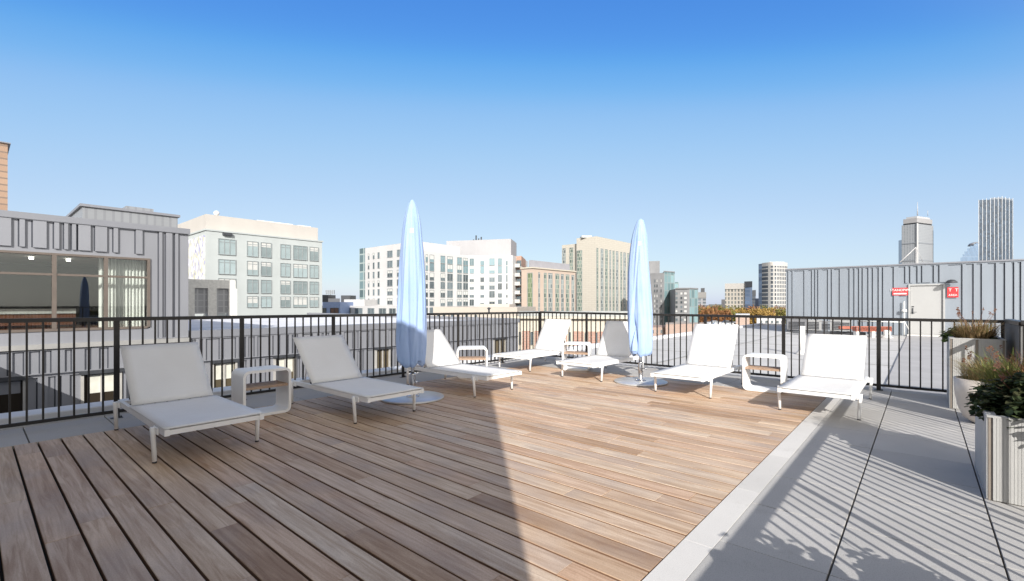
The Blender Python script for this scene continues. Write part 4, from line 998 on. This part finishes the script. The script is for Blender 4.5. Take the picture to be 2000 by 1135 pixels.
# ---- brick and stone block in the gap behind the corner lounger
root = empty('brick_stone_block', 'red brick and cream stone block seen through the back railing behind the corner lounger', 'building')
Pp, Qq = at(1004, 46), at(1262, 44); Wp = Wall(Pp, Qq); mBr2 = brick_mat('red_brick', (.40, .23, .18), (.35, .20, .155), (.42, .34, .29), .42, .16)
zt_ = zof(Pp, 622)
MB().prism([Pp, Qq, (Qq.x-8, Qq.y+14), (Pp.x-8, Pp.y+14)], GZ, zt_).build('wall', mT2, root)
T = Matrix.Translation((Pp.x, Pp.y, 0)) @ Matrix.Rotation(Wp.ang, 4, 'Z'); L = (Qq-Pp).length
sd = -1 if Vector((-Wp.u.y, Wp.u.x, 0)).dot(Wp.n) < 0 else 1
MB().box(-.2, L+.2, sd*.45, -sd*.2, zt_, zt_+.22, 0, T).build('cornice', mT2, root)
zb_ = zof(Pp, 646)
for (p0, p1) in ((1020, 1034), (1044, 1060), (1066, 1082), (1092, 1108), (1119, 1140), (1149, 1163), (1167, 1192), (1204, 1226)):
    a, b_ = Wp.s(p0), Wp.s(p1); MB().box(a, b_, 0, sd*.10, -8, zb_, 0, T).build('brick_panel', mBr2, root)
for c_ in (1016, 1039, 1063, 1087, 1113, 1144.5, 1165, 1198):
    for z in (zb_-1.2, zb_-2.9): window(root, Wp, c_-1.7, c_+1.7, z-.1, z+1.1, M['glassfar'], M['fr_light'], 0, 0, False)
q = MB()
for px_, w_ in ((1030, 1.2), (1062, .8), (1100, 1.5), (1135, 1.0), (1180, 1.3), (1215, .9)):
    a = at(px_, 50); q.prism([(a.x-w_, a.y), (a.x+w_, a.y), (a.x+w_, a.y+2), (a.x-w_, a.y+2)], zt_-.1, zt_+.62)
q.build('roof_vents', plain('vent_grey', (.42, .44, .44), .6), root)

# ---- dark grey apartment pair right of the umbrella
root = empty('dark_grey_tower', 'dark grey panelled tower with a teal glass side right of the right umbrella', 'building')
mD = streaky('charcoal_panel', (.20, .205, .215), .6, 0, .12, (.5, .5, .2)); mDt = facade_grid('teal_curtain', (.22, .27, .28), (.16, .25, .27), 1.6, 3.0, .14)
P0 = at(1262, 182); P1 = at(1297, 178); P2 = at(1317.5, 182)
MB().prism([P0, P1, (P1.x-8, P1.y+14), (P0.x-8, P0.y+14)], GZ, zof(P1, 533)).build('wall', mD, root)
MB().prism([P1, P2, (P2.x-8, P2.y+14), (P1.x-8, P1.y+14.2)], GZ, zof(P1, 531)).build('glass_side', mDt, root)
MB().prism([at(1296, 177.5), at(1318, 181.8), at(1318, 190), at(1296, 190)], zof(P1, 531), zof(P1, 529)).build('roof_trim', mD, root)
MB().prism([at(1262, 184), at(1288.5, 182.5), at(1288.5, 190), at(1262, 190)], zof(P1, 533), zof(at(1288, 182), 509.5)).build('roof_box', mD, root)
MB().prism([at(1318, 186), at(1325.5, 186), at(1325, 192), at(1318, 192)], GZ, zof(at(1320, 186), 551)).build('wall', mDt, root)
W = Wall(P0, P1)
for y_ in (548, 558, 568, 578, 588, 598, 608, 618, 628, 638):
    for c_ in (1279, 1283.5, 1291.5): window(root, W, c_-1.0, c_+1.0, zof(P1, y_+2.6), zof(P1, y_-2.6), M['blind'] if rb.random() < .45 else M['glassfar'], mD, 0, 0, False)
root = empty('dark_grey_low_block', 'lower dark grey block with pale window rows and a teal corner beside the dark tower', 'building')
P0 = at(1319, 165); P1 = at(1347, 163); P2 = at(1363.5, 167)
MB().prism([P0, P1, (P1.x-8, P1.y+14), (P0.x-8, P0.y+14)], GZ, zof(P1, 564)).build('wall', mD, root)
MB().prism([P1, P2, (P2.x-8, P2.y+14), (P1.x-8, P1.y+14.2)], GZ, zof(P1, 565)).build('glass_side', mDt, root)
MB().prism([at(1319, 164.5), at(1347, 162.5), at(1363.8, 166.5), at(1363.8, 172), at(1319, 172)], zof(P1, 564), zof(P1, 562)).build('roof_trim', mD, root)
W = Wall(P0, P1)
for y_ in (573, 582, 590.5, 599.5, 608, 616, 624.5):
    for i, c_ in enumerate((1321.5, 1331, 1339)): window(root, W, c_-(1.9 if i < 2 else 2.6), c_+(1.9 if i < 2 else 2.6), zof(P1, y_+2.2), zof(P1, y_-2.2), M['blind'] if (i == 2 or rb.random() < .2) else M['glassfar'], mD, 0, 0, False)
root = empty('low_brick_row', 'low pink brick row at the foot of the dark grey blocks', 'building')
Pp, Qq = at(1262, 120), at(1377, 126); mBp = brick_mat('pink_brick', (.36, .25, .21), (.31, .22, .185), (.36, .31, .27), .6, .24)
MB().prism([Pp, Qq, (Qq.x-6, Qq.y+10), (Pp.x-6, Pp.y+10)], GZ, zof(Pp, 640)).build('wall', mBp, root)
a, b_ = at(1300, 119.5), at(1377, 123); MB().prism([a, b_, at(1377, 131), at(1300, 131)], GZ, zof(a, 633.5)).build('wall', mBp, root)
W = Wall(Pp, Qq)
for c_ in (1275, 1283, 1291, 1347, 1357, 1367): window(root, W, c_-1.3, c_+1.3, zof(Pp, 651), zof(Pp, 645), M['glassfar'], M['blind'], 0, 0, False)

# ---- far skyline
def far_box(name, label, p0, p1, yt, d, mat, top=None, topname='roof_trim', dd=30, extra=None):
    root = empty(name, label, 'building'); a, b_ = at(p0, d), at(p1, d*.985)
    c, e = at(p1, d+dd), at(p0, d+dd); z = zof(a, yt)
    MB().prism([a, b_, c, e], GZ, z).build('wall', mat, root)
    if top: MB().prism([at(p0-.3, d-.8), at(p1+.3, (d-.8)*.985), c, e], z, z+.012*d).build(topname, top, root)
    return root, z
pale = plain('pale_concrete', (.36, .35, .335), .8)
far_box('beige_office_block', 'beige banded office block above the autumn trees', 1416, 1455, 565, 520, facade_grid('beige_bands', (.35, .325, .29), (.10, .11, .11), 3.0, 4.4, .7), pale)
far_box('small_far_block', 'small pale far block just right of the dark grey blocks', 1363.5, 1379, 582, 620, facade_grid('fb1', (.45, .45, .47), (.22, .25, .28), 4, 4, .7), pale)
far_box('distant_slab_block', 'small distant white slab with a flat top right of the grey blocks', 1369, 1376, 574, 700, facade_grid('fb2', (.5, .48, .46), (.28, .28, .29), 4, 4, .9), pale)
far_box('blue_glass_slab', 'dark blue glass tower behind the beige office block', 1454, 1469, 561, 640, facade_grid('fb3', (.16, .20, .28), (.12, .17, .26), 5, 5, .5), M['dark'])
far_box('dark_blue_block', 'narrow dark blue block between the blue tower and the white tower', 1475, 1484, 583, 700, plain('dark_blue', (.07, .09, .15), .3), None)
far_box('pale_far_block', 'pale far block between the blue tower and the white tower', 1468, 1476, 578, 760, facade_grid('fb4', (.5, .5, .5), (.3, .32, .34), 5, 5, 1), pale)
far_box('low_far_block', 'low pale far block left of the beige office block', 1409, 1417, 585, 700, facade_grid('fb5', (.48, .48, .5), (.3, .32, .34), 4, 4, 1), None)
root, z = far_box('far_dark_roofs', 'row of dark distant roofs above the autumn trees', 1384, 1414, 594.5, 900, plain('far_dark', (.10, .11, .10), .8, 0, .4, .05), None)
# white tower with rounded side
root = empty('white_gridded_tower', 'white gridded tower with a rounded top left of the shed roof', 'building')
mg = facade_grid('white_grid', (.44, .435, .42), (.09, .105, .125), 2.7, 4.0, .55); ar = []
for k in range(13):
    t = k/12; px = 1488+t*50; d = 480-14*math.sin(math.pi*t*.9); ar.append(at(px, d))
zt_ = zof(ar[0], 521)
MB().prism(ar+[at(1538, 520), at(1488, 520)], GZ, zt_).build('wall', mg, root)
MB().prism([at(1481.5, 486), at(1488, 480.1), at(1488, 520), at(1482, 520)], GZ, zof(ar[0], 515)).build('blue_side', facade_grid('bs', (.26, .32, .42), (.22, .30, .42), 3, 4, .3), root)
MB().prism([p*1.0 for p in ar]+[at(1538, 519), at(1488, 519)], zt_, zof(ar[0], 514)).build('crown', plain('white_crown', (.50, .485, .46), .6), root)
MB().prism([at(1503, 485), at(1532, 485), at(1532, 510), at(1503, 510)], zof(ar[0], 514), zof(ar[0], 510.5)).build('roof_box', plain('white_box', (.46, .455, .44)), root)
# skyscraper with white corner column
root = empty('antenna_skyscraper', 'grey gridded skyscraper with a white corner column and a roof antenna above the shed', 'skyscraper')
D_ = 1050
C0 = at(1791, D_); L0 = at(1761, D_+24); R0 = at(1823, D_+28); Bk = at(1793, D_+60)
mS = facade_grid('tower_grid', (.30, .32, .345), (.20, .22, .245), 2.6, 3.4, .75, var=.12)
zt_ = zof(C0, 437)
MB().prism([L0, C0, R0, Bk], GZ, zt_).build('wall', mS, root)
MB().prism([at(1764, D_+26), at(1791, D_+4), at(1820, D_+30), Bk], zt_, zof(C0, 434)).build('recess', M['dark'], root)
MB().prism([at(1764, D_+24), at(1791, D_+2), at(1821, D_+28), Bk], zof(C0, 434), zof(C0, 425)).build('crown', plain('crown_pale', (.32, .32, .33), .6), root)
MB().prism([at(1770, D_+24), at(1791, D_+6), at(1816, D_+28), Bk], zof(C0, 425), zof(C0, 421)).build('roof_box', plain('crown_grey', (.42, .43, .45), .6), root)
q = MB(); q.prism([at(1788.6, D_+1), at(1791, D_-2.2), at(1793.6, D_+1), at(1791, D_+3)], GZ, zof(C0, 436)); q.build('corner_column', plain('white_column', (.5, .5, .5), .5), root)
for y_ in (474, 508):
    q = MB(); z = zof(C0, y_); q.prism([at(1760.8, D_+23.4), at(1791, D_-.9), at(1823.3, D_+27.4), Bk], z-1.2, z+1.2); q.build('dark_band', plain('band_grey', (.22, .24, .27), .5), root)
q = MB(); a = at(1792, D_+25); q.tube([(a.x, a.y, zof(a, 421)), (a.x, a.y, zof(a, 408)), (a.x, a.y, zof(a, 394.5))], [1.4, .9, .4], 6); a = at(1812, D_+30); q.tube([(a.x, a.y, zof(a, 422)), (a.x, a.y, zof(a, 411))], .5, 5)
q.build('antenna', plain('antenna_grey', (.4, .42, .45), .5), root)
far_box('pale_blue_tower', 'pale blue glass tower hidden behind the left side of the antenna skyscraper', 1755, 1763, 470, 1300, glass_mat('ice_glass', (.45, .55, .66), .2, .1), None)
# cables-like white diagonal strut near the skyscraper
a, b_ = at(1789, 700), at(1757, 700)
root = empty('crane_jib', 'thin white diagonal jib leaning in front of the antenna skyscraper', 'crane')
q = MB(); q.tube([(a.x, a.y, zof(a, 483)), (b_.x, b_.y, zof(b_, 513))], .8, 6); c = at(1803, 700); q.tube([(a.x, a.y, zof(a, 483)), (c.x, c.y, zof(c, 512))], .3, 5); q.tube([(a.x, a.y, GZ), (a.x, a.y, zof(a, 483))], .7, 6)
q.build('jib', plain('jib_white', (.42, .42, .43), .5), root)
# blue glass tower with fins
root = empty('finned_glass_tower', 'slim blue glass tower with white vertical fins at the right edge', 'skyscraper')
D_ = 980; A_, B_, C_ = at(1911, D_), at(1957, D_-12), at(1979, D_+6); zt_ = zof(A_, 391)
mF = facade_grid('blue_glass_grid', (.07, .09, .12), (.05, .075, .11), 2.4, 4.2, .3, var=.5)
MB().prism([A_, B_, C_, at(1978, D_+60), at(1912, D_+60)], GZ, zt_).build('wall', mF, root)
mW = plain('fin_white', (.60, .62, .64), .4)
for k in range(7):
    px = 1911.5+k*7.6; a = at(px, D_-12*k/6-.4); w_ = .55
    q = MB(); q.tube([(a.x, a.y, GZ), (a.x, a.y, zt_+1+k*.8)], .5, 4); q.build('fin', mW, root)
for k in range(3):
    px = 1964+k*7; a = at(px, D_-12+18*(k+1)/3-.6)
    q = MB(); q.tube([(a.x, a.y, GZ), (a.x, a.y, zt_+5.4)], .5, 4); q.build('fin', mW, root)
MB().prism([at(1936, D_-4), at(1957, D_-8), at(1977, D_+8), at(1976, D_+40), at(1936, D_+40)], zt_, zt_+4).build('roof_box', plain('tower_cap', (.18, .21, .25), .4), root)
# stepped domed glass building
root = empty('domed_glass_building', 'pale blue glass building with a stepped rounded top left of the finned tower', 'building')
mG = facade_grid('ice_grid', (.22, .28, .36), (.12, .19, .29), 2.6, 30, .5, var=.15)
q = MB(); prev = None
for k, (p0, yt) in enumerate(((1876, 503), (1880, 497), (1884, 491), (1889, 485), (1895, 480), (1902, 476), (1907, 474))):
    p1 = 1916; a, b_ = at(p0, 1200+k*3), at(p1, 1200+k*3); q.prism([a, b_, at(p1, 1260+k), at(p0, 1260+k)], GZ, zof(a, yt))
q.build('wall', mG, root)
q = MB(); a = at(1908, 1230); q.lathe([(18, zof(a, 474)-8), (15, zof(a, 474)-2), (8, zof(a, 474)+1), (.5, zof(a, 474)+2)], a.x, a.y, 16); q.build('dome', plain('dome_pale', (.30, .30, .31), .4), root)

# ------------------------------------------------------------------ autumn trees, cars and low buildings in the gap
def crown_mesh(seed, mat, R=6.5, H=12, n=900, ls=.75):
    rr = random.Random(seed); q = MB(); cl = []
    for _ in range(15):
        a = rr.uniform(0, 6.283); r_ = R*.62*math.sqrt(rr.random()); cl.append((r_*math.cos(a), r_*math.sin(a), H*rr.uniform(.36, .86), R*rr.uniform(.28, .5)))
    for _ in range(n):
        c = rr.choice(cl); v = Vector((rr.gauss(0, 1), rr.gauss(0, 1), rr.gauss(0, .8))).normalized()*c[3]*rr.uniform(.55, 1.05)
        p = Vector((c[0], c[1], c[2]))+v; s = ls*rr.uniform(.5, 1.3)
        Mx = Matrix.Translation(p) @ Matrix.Rotation(rr.uniform(0, 6.28), 4, 'Z') @ Matrix.Rotation(rr.uniform(0, 3.1), 4, 'X')
        q.face([Mx @ Vector(w) for w in ((-s, -s*.7, 0), (s*.8, -s, 0), (s, s*.7, 0), (-s*.6, s, 0))])
    me = q.build('crown', mat); return me
MT = {'rust orange': leaf_mat('rust_leaves', [(.27, .125, .055), (.33, .17, .075), (.20, .10, .05)]), 'ochre': leaf_mat('ochre_leaves', [(.36, .23, .06), (.45, .30, .10), (.24, .16, .05)]),
      'olive green': leaf_mat('olive_leaves', [(.13, .15, .04), (.2, .2, .06), (.28, .22, .07)]), 'bare brown': leaf_mat('brown_leaves', [(.22, .14, .09), (.30, .2, .13), (.34, .22, .13)])}
bark = plain('bark', (.09, .07, .055), .9, 0, .3, 3)
protos = {}
for k, (nm, mt) in enumerate(MT.items()):
    for v in range(2):
        r = empty('broadleaf_tree', '', 'tree'); c = crown_mesh(40+k*3+v, mt, 6.5+v, 12+2*v, 3200 if nm != 'bare brown' else 1500, .33); c.parent = r
        t = MB(); t.tube([(0, 0, 0), (.1, 0, 3), (0, .2, 6.5), (.2, 0, 9.5)], [.42, .34, .26, .1], 7)
        for j in range(5):
            a = j*1.3+k; t.tube([(0, 0, 3.2+j*.8), (1.6*math.cos(a), 1.6*math.sin(a), 5.2+j*.9), (3.6*math.cos(a), 3.6*math.sin(a), 6.8+j*.9)], [.16, .11, .04], 5)
        t.build('trunk', bark, r); protos[(nm, v)] = [r, False]
seq = [(1366, 'olive green'), (1372, 'olive green'), (1379, 'rust orange'), (1388, 'rust orange'), (1397, 'rust orange'), (1407, 'rust orange'), (1416, 'rust orange'), (1425, 'ochre'), (1434, 'olive green'), (1443, 'ochre'), (1452, 'rust orange'), (1461, 'ochre'), (1470, 'ochre'), (1480, 'rust orange'), (1489, 'bare brown'), (1497, 'ochre'), (1506, 'bare brown'), (1514, 'olive green'), (1523, 'bare brown'), (1532, 'olive green'), (1542, 'ochre')]
seq2 = [(1371, 'rust orange'), (1383, 'ochre'), (1393, 'olive green'), (1402, 'rust orange'), (1421, 'olive green'), (1438, 'ochre'), (1448, 'olive green'), (1466, 'rust orange'), (1484, 'olive green'), (1502, 'ochre'), (1519, 'rust orange'), (1536, 'bare brown')]
ordn = ['first', 'second', 'third', 'fourth', 'fifth', 'sixth', 'seventh', 'eighth', 'ninth']
cnt = {}; rt = random.Random(77)
for row, sq, d0, ztop in (('front', seq, 300, 598.5), ('rear', seq2, 360, 596.5)):
    for px, nm in sq:
        v = rt.randint(0, 1); pr = protos[(nm, v)]; i = cnt.get((row, nm), 0); cnt[(row, nm)] = i+1
        if not pr[1]: o = pr[0]; pr[1] = True
        else: o = copy_tree(pr[0])
        p = at(px, d0+rt.uniform(-14, 14)); H = (zof(p, ztop+rt.uniform(-1.5, 2.2))-GZ); sc = H/(13.0 if v == 0 else 15.0)
        o.location = (p.x, p.y, GZ); o.scale = (sc*.8, sc*.8, sc); o.rotation_euler.z = rt.uniform(0, 6.28)
        tag(o, '%s autumn tree, %s of its colour from the left in the %s tree row' % (nm, ordn[i], row), 'tree', 'autumn trees beyond the roof')
for k, pr in protos.items():
    if not pr[1]:
        for ch in [x for x in bpy.data.objects if x.parent == pr[0]]: bpy.data.objects.remove(ch)
        bpy.data.objects.remove(pr[0])
root = empty('pink_gable_house', 'pink brick house end wall below the ochre trees', 'building')
P0, P1 = at(1437, 190), at(1464, 186)
MB().prism([P0, P1, at(1464, 200), at(1437, 200)], GZ, zof(P0, 615)).build('wall', brick_mat('pale_pink_brick', (.55, .40, .33), (.5, .36, .3), (.5, .44, .4), .8, .3), root)
MB().prism([at(1436.6, 189.5), at(1464.4, 185.5), at(1464.4, 200.5), at(1436.6, 200.5)], zof(P0, 615), zof(P0, 613.5)).build('roof', M['coping'], root)
root = empty('low_brick_shop', 'low flat red brick building in front of the parked vans', 'building')
P0, P1 = at(1384, 150), at(1442, 146)
MB().prism([P0, P1, at(1442, 160), at(1384, 160)], GZ, zof(P0, 639)).build('wall', mBr2, root)
MB().prism([at(1383.6, 149.4), at(1442.4, 145.4), at(1442.4, 160), at(1383.6, 160)], zof(P0, 639), zof(P0, 636.5)).build('roof_trim', M['pipe'], root)
W = Wall(P0, P1)
for c_ in (1392, 1402, 1412, 1422, 1432): window(root, W, c_-2, c_+2, zof(P0, 648), zof(P0, 643), M['glassfar'], M['blind'], 1, 0, False)
root = empty('white_low_house', 'low white building with a flat roof right of the pink gable', 'building')
P0, P1 = at(1478, 210), at(1534, 205)
MB().prism([P0, P1, at(1534, 215), at(1478, 215)], GZ, zof(P0, 622)).build('wall', mB, root); W = Wall(P0, P1)
for c_ in (1487, 1497, 1508, 1519, 1528): window(root, W, c_-1.8, c_+1.8, zof(P0, 630.5), zof(P0, 626), M['glassfar'], M['fr_light'], 1, 0, False)
# parking deck with cars
pk = at(1412, 205)
mb = MB(); mb.prism([at(1376, 178), at(1437, 178), at(1437, 236), at(1376, 236)], GZ, zof(pk, 634)); tag(mb.build('parking_deck', M['membrane']), 'flat grey parking deck with cars below the orange trees', 'parking deck')
zpk = zof(pk, 634)
def make_car(mat):
    r = empty('parked_car', '', 'car')
    prof = [(-2.2, .35), (-2.2, .85), (-1.6, .98), (-1.05, 1.42), (.55, 1.45), (1.15, 1.0), (2.05, .86), (2.2, .6), (2.2, .35)]
    q = MB(); q.rings([[(x, y_, z*(1 if abs(y_) < .8 else .98)) for x, z in prof] for y_ in (-.88, .88)], 0, False, True); q.build('body', mat, r)
    g_ = MB()
    for y_ in (-.89, .885): g_.box(-.95, .5, y_, y_+.006, 1.02, 1.34)
    g_.build('window', M['glassfar'], r)
    for x in (-1.35, 1.4):
        for y_ in (-.92, .72): w = MB(); w.tube([(x, y_, .33), (x, y_+.2, .33)], .33, 12); w.build('wheel', M['foot'], r)
    return r
cm = {'white': plain('car_white', (.78, .78, .78), .25), 'black': plain('car_black', (.03, .03, .035), .2), 'silver': plain('car_silver', (.45, .46, .48), .25, .6)}
first = {}
for i, (px, d, c) in enumerate([(1392, 196, 'white'), (1401, 192, 'silver'), (1409, 190, 'white'), (1417, 194, 'black'), (1426, 188, 'white'), (1433, 192, 'black'), (1396, 214, 'silver'), (1420, 216, 'black')]):
    if c in first: o = copy_tree(first[c])
    else: o = make_car(cm[c]); first[c] = o
    p = at(px, d); o.location = (p.x, p.y, zpk); o.rotation_euler.z = YAW+rt.uniform(-.1, .1)
    tag(o, '%s car parked on the flat deck, car %s from the left' % (c, ['number one', 'number three', 'number four', 'number five', 'number seven', 'number eight', 'number two', 'number six'][i]), 'car', 'cars parked below the autumn trees')
